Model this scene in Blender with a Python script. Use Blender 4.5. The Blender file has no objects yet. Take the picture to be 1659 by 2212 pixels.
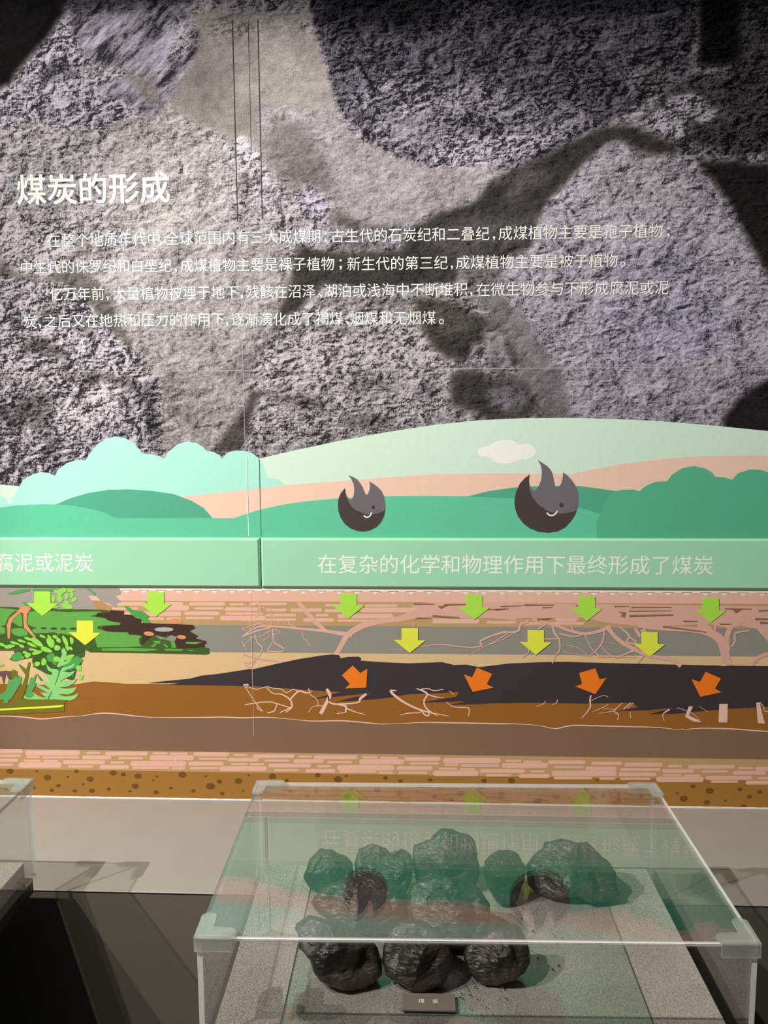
import bpy, bmesh, math, random
import numpy as np
from mathutils import Vector, Matrix, noise

S = bpy.context.scene
COL = S.collection
R = math.radians

# ------------------------------------------------------------------ camera
FPX, PITCH, YAW, ROLL = 1854.6, 0.123356, 0.048669, 0.005944
CAM = Vector((0.0, -1.9, 1.55))
cp, sp, cy, sy = math.cos(PITCH), math.sin(PITCH), math.cos(YAW), math.sin(YAW)
fw = Vector((-sy * cp, cy * cp, -sp))
rt = Vector((cy, sy, 0))
dn = fw.cross(rt)
CR = math.cos(ROLL) * rt + math.sin(ROLL) * dn
CD = -math.sin(ROLL) * rt + math.cos(ROLL) * dn
cam = bpy.data.cameras.new('camera')
cam.sensor_fit = 'HORIZONTAL'
cam.sensor_width = 36.0
cam.lens = 36.0 * FPX / 1659.0
cam.clip_start = 0.02
co = bpy.data.objects.new('camera', cam)
COL.objects.link(co)
co.matrix_world = Matrix(((CR.x, -CD.x, -fw.x, CAM.x), (CR.y, -CD.y, -fw.y, CAM.y),
                          (CR.z, -CD.z, -fw.z, CAM.z), (0, 0, 0, 1)))
S.camera = co

# ------------------------------------------------------------------ light
world = bpy.data.worlds.new('world')
S.world = world
world.use_nodes = True
world.node_tree.nodes['Background'].inputs[0].default_value = (0.80, 0.84, 1.0, 1)
world.node_tree.nodes['Background'].inputs[1].default_value = 0.045

def spot(name, loc, aim, watt, angle, blend, color, radius=0.018):
    l = bpy.data.lights.new(name, 'SPOT')
    l.energy = watt
    l.spot_size = R(angle)
    l.spot_blend = blend
    l.color = color
    l.shadow_soft_size = radius
    o = bpy.data.objects.new(name, l)
    COL.objects.link(o)
    o.location = loc
    d = Vector(aim) - Vector(loc)
    o.rotation_euler = d.to_track_quat('-Z', 'Y').to_euler()
    return o

WARM = (1.0, 0.955, 0.89)
spot('track_spot', (-1.40, -1.81, 3.17), (0.985, 0, 0.150), 219, 61.9, 0.335, WARM)
spot('track_spot', (-2.28, -1.81, 3.17), (-0.424, 0, 0.742), 323, 56.7, 0.318, WARM)

S.view_settings.view_transform = 'Standard'
S.view_settings.look = 'None'
S.view_settings.gamma = 1.0
S.view_settings.use_curve_mapping = False
S.view_settings.exposure = 0.17
S.cycles.use_denoising = True
S.cycles.max_bounces = 12
S.cycles.transparent_max_bounces = 24
S.cycles.glossy_bounces = 6
S.cycles.transmission_bounces = 8

# ------------------------------------------------------------------ helpers
def lin(c):
    c = c / 255.0
    return c / 12.92 if c <= 0.04045 else ((c + 0.055) / 1.055) ** 2.4

def rgb(r, g, b):
    return (lin(r), lin(g), lin(b), 1.0)

def ray(px, py):
    return CR * ((px - 829.5) / FPX) + CD * ((py - 1106.0) / FPX) + fw

def at(px, py, axis, val):
    d = ray(px, py)
    return CAM + d * ((val - CAM[axis]) / d[axis])

def W(px, py):                     # point of the wall plane seen at a photo pixel -> (x, z)
    p = at(px, py, 1, 0.0)
    return (p.x, p.z)

def link(name, me, mat, parent=None):
    o = bpy.data.objects.new(name, me)
    COL.objects.link(o)
    for m in (mat if isinstance(mat, (list, tuple)) else [mat]):
        if m:
            me.materials.append(m)
    if parent:
        o.parent = parent
    return o

def tag(o, label=None, cat=None, group=None, kind=None):
    if label: o['label'] = label
    if cat: o['category'] = cat
    if group: o['group'] = group
    if kind: o['kind'] = kind
    return o

def empty(name, loc, label, cat, group=None, rz=0.0):
    o = bpy.data.objects.new(name, None)
    COL.objects.link(o)
    o.location = loc
    o.rotation_euler = (0, 0, rz)
    o.empty_display_size = 0.05
    bpy.context.view_layer.update()
    return tag(o, label, cat, group)

def finish(bm, name, mat, parent=None, smooth=False):
    bmesh.ops.recalc_face_normals(bm, faces=bm.faces)
    me = bpy.data.meshes.new(name)
    bm.to_mesh(me)
    bm.free()
    if smooth:
        for p in me.polygons: p.use_smooth = True
    return link(name, me, mat, parent)

def add_box(bm, x0, x1, y0, y1, z0, z1, bevel=0.0, seg=2):
    r = bmesh.ops.create_cube(bm, size=1.0)
    vs = r['verts']
    for v in vs:
        v.co = Vector((x0 + (v.co.x + .5) * (x1 - x0), y0 + (v.co.y + .5) * (y1 - y0), z0 + (v.co.z + .5) * (z1 - z0)))
    if bevel > 0:
        es = list({e for v in vs for e in v.link_edges})
        bmesh.ops.bevel(bm, geom=es, offset=bevel, segments=seg, affect='EDGES', profile=0.5)
    return vs

def smooth_pts(pts, closed=True, n=4):
    out = []
    m = len(pts)
    rng = range(m) if closed else range(m - 1)
    for i in rng:
        if closed:
            p0, p1, p2, p3 = pts[i - 1], pts[i], pts[(i + 1) % m], pts[(i + 2) % m]
        else:
            p0, p1, p2, p3 = pts[max(i - 1, 0)], pts[i], pts[i + 1], pts[min(i + 2, m - 1)]
        for k in range(n):
            t = k / n
            out.append(tuple(0.5 * (2 * b + (c - a) * t + (2 * a - 5 * b + 4 * c - d) * t * t + (3 * b - a - 3 * c + d) * t ** 3)
                             for a, b, c, d in zip(p0, p1, p2, p3)))
    if not closed:
        out.append(tuple(pts[-1]))
    return out

def tr(pts, ox, oy, s):            # points read off an enlarged view -> photo pixels
    return [(ox + p[0] * s, oy + p[1] * s) for p in pts]

class Flat:
    """flat printed shapes on the wall, collected into one mesh"""
    def __init__(self, off, mod=16):
        self.mod = mod
        self.bm = bmesh.new()
        self.off = 0.0004 + (off - 0.001) * 0.35
        self.k = 0
    def poly(self, pts, sm=False):
        if sm: pts = smooth_pts(pts)
        w = [W(*p) for p in pts]
        a = sum(w[i - 1][0] * w[i][1] - w[i][0] * w[i - 1][1] for i in range(len(w)))
        if a < 0: w = w[::-1]
        o = self.off + 0.000012 * (self.k % self.mod); self.k += 1
        vs = [self.bm.verts.new((x, -o, z)) for x, z in w]
        self.bm.faces.new(vs)
        return self
    def rect(self, x0, x1, z0, z1):
        vs = [self.bm.verts.new((x, -self.off, z)) for x, z in ((x0, z0), (x1, z0), (x1, z1), (x0, z1))]
        self.bm.faces.new(vs)
        return self
    def ell(self, cx, cy, rx, ry, ang=0.0, n=24, taper=0.0):
        ca, sa = math.cos(R(ang)), math.sin(R(ang))
        pts = []
        for i in range(n):
            t = 2 * math.pi * i / n
            u, v = rx * math.cos(t), ry * math.sin(t) * (1 - taper * math.cos(t))
            pts.append((cx + u * ca - v * sa, cy + u * sa + v * ca))
        return self.poly(pts)
    def bar(self, x0, x1, yc, h):   # a rounded bar
        r = h / 2.0
        pts = [(x0 + r - r * math.sin(t), yc - r * math.cos(t)) for t in [math.pi * i / 8 for i in range(9)]]
        pts += [(x1 - r + r * math.sin(t), yc + r * math.cos(t)) for t in [math.pi * i / 8 for i in range(9)]]
        return self.poly(pts)
    def stroke(self, pts, widths, sm=True):
        if not isinstance(widths, (list, tuple)): widths = [widths] * len(pts)
        if len(widths) < len(pts): widths = list(widths) + [widths[-1]] * (len(pts) - len(widths))
        p3 = [(p[0], p[1], w) for p, w in zip(pts, widths)]
        if sm and len(p3) > 2: p3 = smooth_pts(p3, closed=False, n=4)
        L, Rr = [], []
        for i, (x, y, w) in enumerate(p3):
            a = p3[max(i - 1, 0)]; b = p3[min(i + 1, len(p3) - 1)]
            dx, dy = b[0] - a[0], b[1] - a[1]
            d = math.hypot(dx, dy) or 1
            nx, ny = -dy / d * w / 2, dx / d * w / 2
            L.append(W(x + nx, y + ny)); Rr.append(W(x - nx, y - ny))
        o = self.off + 0.000012 * (self.k % self.mod); self.k += 1
        lv = [self.bm.verts.new((x, -o, z)) for x, z in L]
        rv = [self.bm.verts.new((x, -o, z)) for x, z in Rr]
        for i in range(len(lv) - 1):
            self.bm.faces.new((lv[i], lv[i + 1], rv[i + 1], rv[i]))
        return self
    def build(self, name, mat, parent):
        me = bpy.data.meshes.new(name)
        for f in self.bm.faces:
            f.normal_update()
            if f.normal.y > 0: f.normal_flip()
        self.bm.to_mesh(me); self.bm.free()
        return link(name, me, mat, parent)

# ------------------------------------------------------------------ materials
def mat_new(name):
    m = bpy.data.materials.new(name)
    m.use_nodes = True
    nt = m.node_tree
    b = nt.nodes['Principled BSDF']
    return m, nt, b

def N(nt, typ, **kw):
    n = nt.nodes.new(typ)
    for k, v in kw.items():
        if k.startswith('i_'):
            key = k[2:]
            n.inputs[int(key) if key.isdigit() else key].default_value = v
        else:
            setattr(n, k, v)
    return n

def Math(nt, op, a, b=None, clamp=False):
    n = nt.nodes.new('ShaderNodeMath')
    n.operation = op
    n.use_clamp = clamp
    for i, v in enumerate((a, b)):
        if v is None: continue
        if isinstance(v, (int, float)): n.inputs[i].default_value = v
        else: nt.links.new(v, n.inputs[i])
    return n.outputs[0]

PRINTS = {}
def ink(r, g, b, rough=0.42, grain=0.05):
    """printed vinyl of one colour, with the print's faint mottling"""
    key = (r, g, b, rough)
    if key in PRINTS: return PRINTS[key]
    m, nt, bs = mat_new('print_%d_%d_%d' % (r, g, b))
    tc = N(nt, 'ShaderNodeTexCoord')
    no = N(nt, 'ShaderNodeTexNoise', i_Scale=90.0, i_Detail=3.0)
    nt.links.new(tc.outputs['Object'], no.inputs['Vector'])
    f = Math(nt, 'MULTIPLY_ADD', no.outputs['Fac'], grain * 2)
    nt.nodes[-1].inputs[2].default_value = 1 - grain
    mx = N(nt, 'ShaderNodeVectorMath', operation='SCALE')
    mx.inputs[0].default_value = rgb(r, g, b)[:3]
    nt.links.new(f, mx.inputs['Scale'])
    nt.links.new(mx.outputs[0], bs.inputs['Base Color'])
    bs.inputs['Roughness'].default_value = rough
    bs.inputs['Specular IOR Level'].default_value = 0.25
    PRINTS[key] = m
    return m

def acrylic(name, tint=(0.975, 0.985, 0.98), r0=0.076, rough=0.0):
    """clear sheet: each face lets light straight through and mirrors by its angle"""
    m, nt, b = mat_new(name)
    nt.nodes.remove(b)
    out = nt.nodes['Material Output']
    geo = N(nt, 'ShaderNodeNewGeometry')
    dot = N(nt, 'ShaderNodeVectorMath', operation='DOT_PRODUCT')
    nt.links.new(geo.outputs['Normal'], dot.inputs[0])
    nt.links.new(geo.outputs['Incoming'], dot.inputs[1])
    c = Math(nt, 'ABSOLUTE', dot.outputs['Value'])
    k = Math(nt, 'SUBTRACT', 1.0, c, True)
    k5 = Math(nt, 'POWER', k, 4.0)
    f = Math(nt, 'MULTIPLY_ADD', k5, 1 - r0)
    nt.nodes[-1].inputs[2].default_value = r0
    t = N(nt, 'ShaderNodeBsdfTransparent'); t.inputs[0].default_value = (*tint, 1)
    g = N(nt, 'ShaderNodeBsdfGlossy'); g.inputs['Roughness'].default_value = rough
    mx = N(nt, 'ShaderNodeMixShader')
    nt.links.new(f, mx.inputs[0]); nt.links.new(t.outputs[0], mx.inputs[1]); nt.links.new(g.outputs[0], mx.inputs[2])
    nt.links.new(mx.outputs[0], out.inputs['Surface'])
    return m, nt, mx

M_ACR, _, _ = acrylic('clear_acrylic')

def edge_mat():
    m, nt, b = mat_new('acrylic_edge_glow')
    b.inputs['Base Color'].default_value = (0.72, 0.70, 0.67, 1)
    b.inputs['Roughness'].default_value = 0.25
    tc = N(nt, 'ShaderNodeTexCoord'); no = N(nt, 'ShaderNodeTexNoise', i_Scale=260.0, i_Detail=2.0)
    nt.links.new(tc.outputs['Object'], no.inputs['Vector'])
    cr = N(nt, 'ShaderNodeValToRGB')
    cr.color_ramp.elements[0].color = (0.80, 0.77, 0.74, 1); cr.color_ramp.elements[1].color = (0.97, 0.94, 0.91, 1)  # near-white base colour stands in for light piped out through the rims
    nt.links.new(no.outputs['Fac'], cr.inputs[0]); nt.links.new(cr.outputs[0], b.inputs['Base Color'])
    t = N(nt, 'ShaderNodeBsdfTransparent')
    mx = N(nt, 'ShaderNodeMixShader'); mx.inputs[0].default_value = 0.78
    out = nt.nodes['Material Output']
    nt.links.new(t.outputs[0], mx.inputs[1]); nt.links.new(b.outputs[0], mx.inputs[2])
    nt.links.new(mx.outputs[0], out.inputs['Surface'])
    return m
M_EDGE = edge_mat()

def guard_mat():
    m, nt, mx0 = acrylic('clear_soft_plastic', (0.955, 0.965, 0.95), 0.08)
    tc = N(nt, 'ShaderNodeTexCoord'); no = N(nt, 'ShaderNodeTexNoise', i_Scale=120.0, i_Detail=3.0)
    nt.links.new(tc.outputs['Object'], no.inputs['Vector'])
    bp = N(nt, 'ShaderNodeBump', i_Strength=0.25, i_Distance=0.004)
    nt.links.new(no.outputs['Fac'], bp.inputs['Height'])
    gl = N(nt, 'ShaderNodeBsdfGlass', i_IOR=1.45, i_Roughness=0.06); gl.inputs[0].default_value = (0.96, 0.985, 0.965, 1)
    nt.links.new(bp.outputs[0], gl.inputs['Normal'])
    df = N(nt, 'ShaderNodeBsdfDiffuse'); df.inputs[0].default_value = (0.74, 0.75, 0.71, 1)
    m2 = N(nt, 'ShaderNodeMixShader'); m2.inputs[0].default_value = 0.3
    nt.links.new(mx0.outputs[0], m2.inputs[1]); nt.links.new(gl.outputs[0], m2.inputs[2])
    m3 = N(nt, 'ShaderNodeMixShader'); m3.inputs[0].default_value = 0.12
    nt.links.new(m2.outputs[0], m3.inputs[1]); nt.links.new(df.outputs[0], m3.inputs[2])
    nt.links.new(m3.outputs[0], nt.nodes['Material Output'].inputs['Surface'])
    return m
M_GUARD = guard_mat()

def linen_mat():
    m, nt, b = mat_new('grey_linen')
    tc = N(nt, 'ShaderNodeTexCoord')
    mp = N(nt, 'ShaderNodeMapping'); mp.inputs['Scale'].default_value = (1.0, 0.35, 1.0)
    nt.links.new(tc.outputs['Object'], mp.inputs[0])
    n1 = N(nt, 'ShaderNodeTexNoise', i_Scale=900.0, i_Detail=2.0, i_Roughness=0.7)
    n2 = N(nt, 'ShaderNodeTexNoise', i_Scale=330.0, i_Detail=3.0, i_Roughness=0.6)
    n3 = N(nt, 'ShaderNodeTexNoise', i_Scale=9.0, i_Detail=4.0)
    nt.links.new(mp.outputs[0], n1.inputs[0]); nt.links.new(tc.outputs['Object'], n2.inputs[0]); nt.links.new(tc.outputs['Object'], n3.inputs[0])
    a = Math(nt, 'MULTIPLY_ADD', n1.outputs['Fac'], 1.1); nt.nodes[-1].inputs[2].default_value = -0.55
    c = Math(nt, 'MULTIPLY_ADD', n2.outputs['Fac'], 0.9); nt.nodes[-1].inputs[2].default_value = -0.45
    d = Math(nt, 'MULTIPLY_ADD', n3.outputs['Fac'], 0.5); nt.nodes[-1].inputs[2].default_value = -0.25
    s = Math(nt, 'ADD', Math(nt, 'ADD', a, c), d)
    s = Math(nt, 'ADD', s, 0.5, True)
    cr = N(nt, 'ShaderNodeValToRGB')
    cr.color_ramp.elements[0].color = rgb(84, 78, 73); cr.color_ramp.elements[1].color = rgb(212, 202, 193)
    nt.links.new(s, cr.inputs[0]); nt.links.new(cr.outputs[0], b.inputs['Base Color'])
    b.inputs['Roughness'].default_value = 0.95
    b.inputs['Specular IOR Level'].default_value = 0.1
    bp = N(nt, 'ShaderNodeBump', i_Strength=0.35, i_Distance=0.002)
    nt.links.new(s, bp.inputs['Height']); nt.links.new(bp.outputs[0], b.inputs['Normal'])
    return m
M_LINEN = linen_mat()

def coal_mat():
    m, nt, b = mat_new('black_coal')
    tc = N(nt, 'ShaderNodeTexCoord')
    n1 = N(nt, 'ShaderNodeTexNoise', i_Scale=30.0, i_Detail=9.0, i_Roughness=0.62, i_Distortion=0.6)
    n2 = N(nt, 'ShaderNodeTexVoronoi', i_Scale=85.0); n2.feature = 'F1'
    n3 = N(nt, 'ShaderNodeTexNoise', i_Scale=16.0, i_Detail=4.0)
    mp = N(nt, 'ShaderNodeMapping'); mp.inputs['Scale'].default_value = (1, 1, 3.2); mp.inputs['Rotation'].default_value = (0.3, 0.5, 0)
    nt.links.new(tc.outputs['Object'], mp.inputs[0])
    for n in (n1, n2): nt.links.new(mp.outputs[0], n.inputs['Vector'])
    nt.links.new(tc.outputs['Object'], n3.inputs['Vector'])
    cr = N(nt, 'ShaderNodeValToRGB')
    cr.color_ramp.elements[0].position = 0.35; cr.color_ramp.elements[0].color = (0.009, 0.008, 0.007, 1)
    cr.color_ramp.elements[1].position = 0.72; cr.color_ramp.elements[1].color = (0.062, 0.046, 0.030, 1)
    nt.links.new(n3.outputs['Fac'], cr.inputs[0]); nt.links.new(cr.outputs[0], b.inputs['Base Color'])
    rr = N(nt, 'ShaderNodeMapRange'); rr.inputs['From Min'].default_value = 0.35; rr.inputs['From Max'].default_value = 0.65
    rr.inputs['To Min'].default_value = 0.14; rr.inputs['To Max'].default_value = 0.62
    n4 = N(nt, 'ShaderNodeTexNoise', i_Scale=120.0, i_Detail=3.0, i_Roughness=0.7); nt.links.new(tc.outputs['Object'], n4.inputs['Vector'])
    nt.links.new(n4.outputs['Fac'], rr.inputs[0]); nt.links.new(rr.outputs[0], b.inputs['Roughness'])
    b.inputs['Specular IOR Level'].default_value = 0.55
    h = Math(nt, 'MULTIPLY_ADD', n2.outputs['Distance'], 0.35)
    nt.links.new(n1.outputs['Fac'], nt.nodes[-1].inputs[2])
    bp = N(nt, 'ShaderNodeBump', i_Strength=0.65, i_Distance=0.005)
    nt.links.new(h, bp.inputs['Height']); nt.links.new(bp.outputs[0], b.inputs['Normal'])
    return m
M_COAL = coal_mat()

def plain(name, c, rough=0.5, spec=0.5, mott=0.06, scale=14.0):
    m, nt, b = mat_new(name)
    tc = N(nt, 'ShaderNodeTexCoord'); no = N(nt, 'ShaderNodeTexNoise', i_Scale=scale, i_Detail=4.0)
    nt.links.new(tc.outputs['Object'], no.inputs['Vector'])
    f = Math(nt, 'MULTIPLY_ADD', no.outputs['Fac'], 2 * mott); nt.nodes[-1].inputs[2].default_value = 1 - mott
    mx = N(nt, 'ShaderNodeVectorMath', operation='SCALE'); mx.inputs[0].default_value = c[:3]
    nt.links.new(f, mx.inputs['Scale']); nt.links.new(mx.outputs[0], b.inputs['Base Color'])
    b.inputs['Roughness'].default_value = rough
    b.inputs['Specular IOR Level'].default_value = spec
    return m
M_LEDGE = plain('grey_ledge_paint', rgb(160, 154, 145), 0.5, 0.3)
M_FRONT = plain('dark_front_paint', rgb(108, 103, 92), 0.4, 0.4)
M_BLACK = plain('black_lacquer', (0.006, 0.006, 0.006, 1), 0.35, 0.4)
M_FLOOR = plain('dark_floor', (0.012, 0.012, 0.012, 1), 0.5, 0.3)
M_WALL = plain('wall_plaster', (0.35, 0.34, 0.33, 1), 0.8, 0.2)
M_BEAD = plain('silicone_bead', (0.70, 0.68, 0.62, 1), 0.15, 0.6, 0.2, 60.0)
M_PLATE = plain('brown_name_plate', rgb(124, 112, 103), 0.3, 0.4)
M_WHITE = plain('white_lettering', (0.93, 0.92, 0.88, 1), 0.5, 0.2, 0.02)
M_SEAM = plain('dark_seam', (0.045, 0.04, 0.036, 1), 0.7, 0.1)
M_SEAML = plain('pale_seam', rgb(240, 212, 192), 0.6, 0.2)

# ------------------------------------------------------------------ setting
ZL, YF = 0.6335, -0.388              # height and front of the ledge under the mural
def structure(name, mat, *boxes, bevel=0.0):
    bm = bmesh.new()
    for b in boxes: add_box(bm, *b, bevel=bevel)
    return tag(finish(bm, name, mat), kind='structure')
structure('wall_back', M_WALL, (-2.6, 2.4, 0.0, 0.12, 0.0, 3.3))
structure('floor', M_FLOOR, (-2.6, 2.4, -3.6, 0.12, -0.06, 0.0))

ledge = empty('display_ledge', (0, YF / 2, 0), 'long grey ledge along the foot of the mural with dark front', 'ledge')
def under(o, parent):
    o.parent = parent
    o.matrix_parent_inverse = parent.matrix_world.inverted()
    return o
bm = bmesh.new(); add_box(bm, -2.5, 2.3, YF - 0.002, -0.001, ZL - 0.0034, ZL, bevel=0.0012, seg=1)
under(finish(bm, 'ledge_top', M_LEDGE), ledge)
bm = bmesh.new(); add_box(bm, -2.5, 2.3, YF, -0.001, 0.0, ZL - 0.0036)
tag(under(finish(bm, 'front_panel', M_FRONT), ledge), 'dark grey front panel')

# silicone bead where the mural meets the ledge
bm = bmesh.new()
rng = random.Random(4)
prev = None
for i in range(321):
    x = -1.3 + i * 2.5 / 320
    r = 0.0032 + 0.0012 * noise.noise(Vector((x * 9, 0, 0))) + 0.0006 * noise.noise(Vector((x * 60, 3, 0)))
    ring = [bm.verts.new((x, -0.004 - r * math.cos(t), ZL + 0.0002 + r * max(0, math.sin(t)))) for t in [math.pi * k / 6 for k in range(7)]]
    if prev:
        for k in range(6): bm.faces.new((prev[k], prev[k + 1], ring[k + 1], ring[k]))
    prev = ring
tag(finish(bm, 'trim_1', M_BEAD, smooth=True), kind='structure')

# ------------------------------------------------------------------ coal photograph mural
MX0, MX1, MZ0, MZ1 = -1.7, 1.5, 1.10, 2.75
STEP = 0.0050
nx, nz = int((MX1 - MX0) / STEP) + 1, int((MZ1 - MZ0) / STEP) + 1
gx = np.linspace(MX0, MX1, nx); gz = np.linspace(MZ0, MZ1, nz)
GX, GZ = np.meshgrid(gx, gz)
rel = np.stack([GX - CAM.x, np.full_like(GX, -CAM.y), GZ - CAM.z], -1)
den = rel @ np.array(fw)
PX = 829.5 + FPX * (rel @ np.array(CR)) / den
PY = 1106.0 + FPX * (rel @ np.array(CD)) / den

def inside(poly):
    m = np.zeros(PX.shape, bool)
    j = len(poly) - 1
    for i in range(len(poly)):
        xi, yi = poly[i]; xj, yj = poly[j]
        c = ((yi > PY) != (yj > PY)) & (PX < (xj - xi) * (PY - yi) / ((yj - yi) or 1e-9) + xi)
        m ^= c
        j = i
    return m.astype(float)

def blur(a, n):
    for _ in range(n):
        p = np.pad(a, 1, mode='edge')
        a = (p[1:-1, 1:-1] * 2 + p[:-2, 1:-1] + p[2:, 1:-1] + p[1:-1, :-2] + p[1:-1, 2:]) / 6
    return a

tone = np.full(PX.shape, 0.30); crisp = np.full(PX.shape, 0.6); hue = np.full(PX.shape, 0.5); ang = np.zeros(PX.shape)
def paint(poly, t, c, h, soft=1, k=1.0, streak=0.0):
    global tone, crisp, hue, ang
    m = blur(inside(poly), int(soft * 1.6 + .5)) * k
    tone = tone * (1 - m) + t * m; crisp = crisp * (1 - m) + c * m; hue = hue * (1 - m) + h * m; ang = ang * (1 - m) + streak * m

def _o(ox, oy, s): return lambda *p: [(ox + a * s, oy + b * s) for a, b in p]
qa, qb, qc = _o(520, 230, .446), _o(0, 480, .3858), _o(0, 0, .434)
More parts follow.
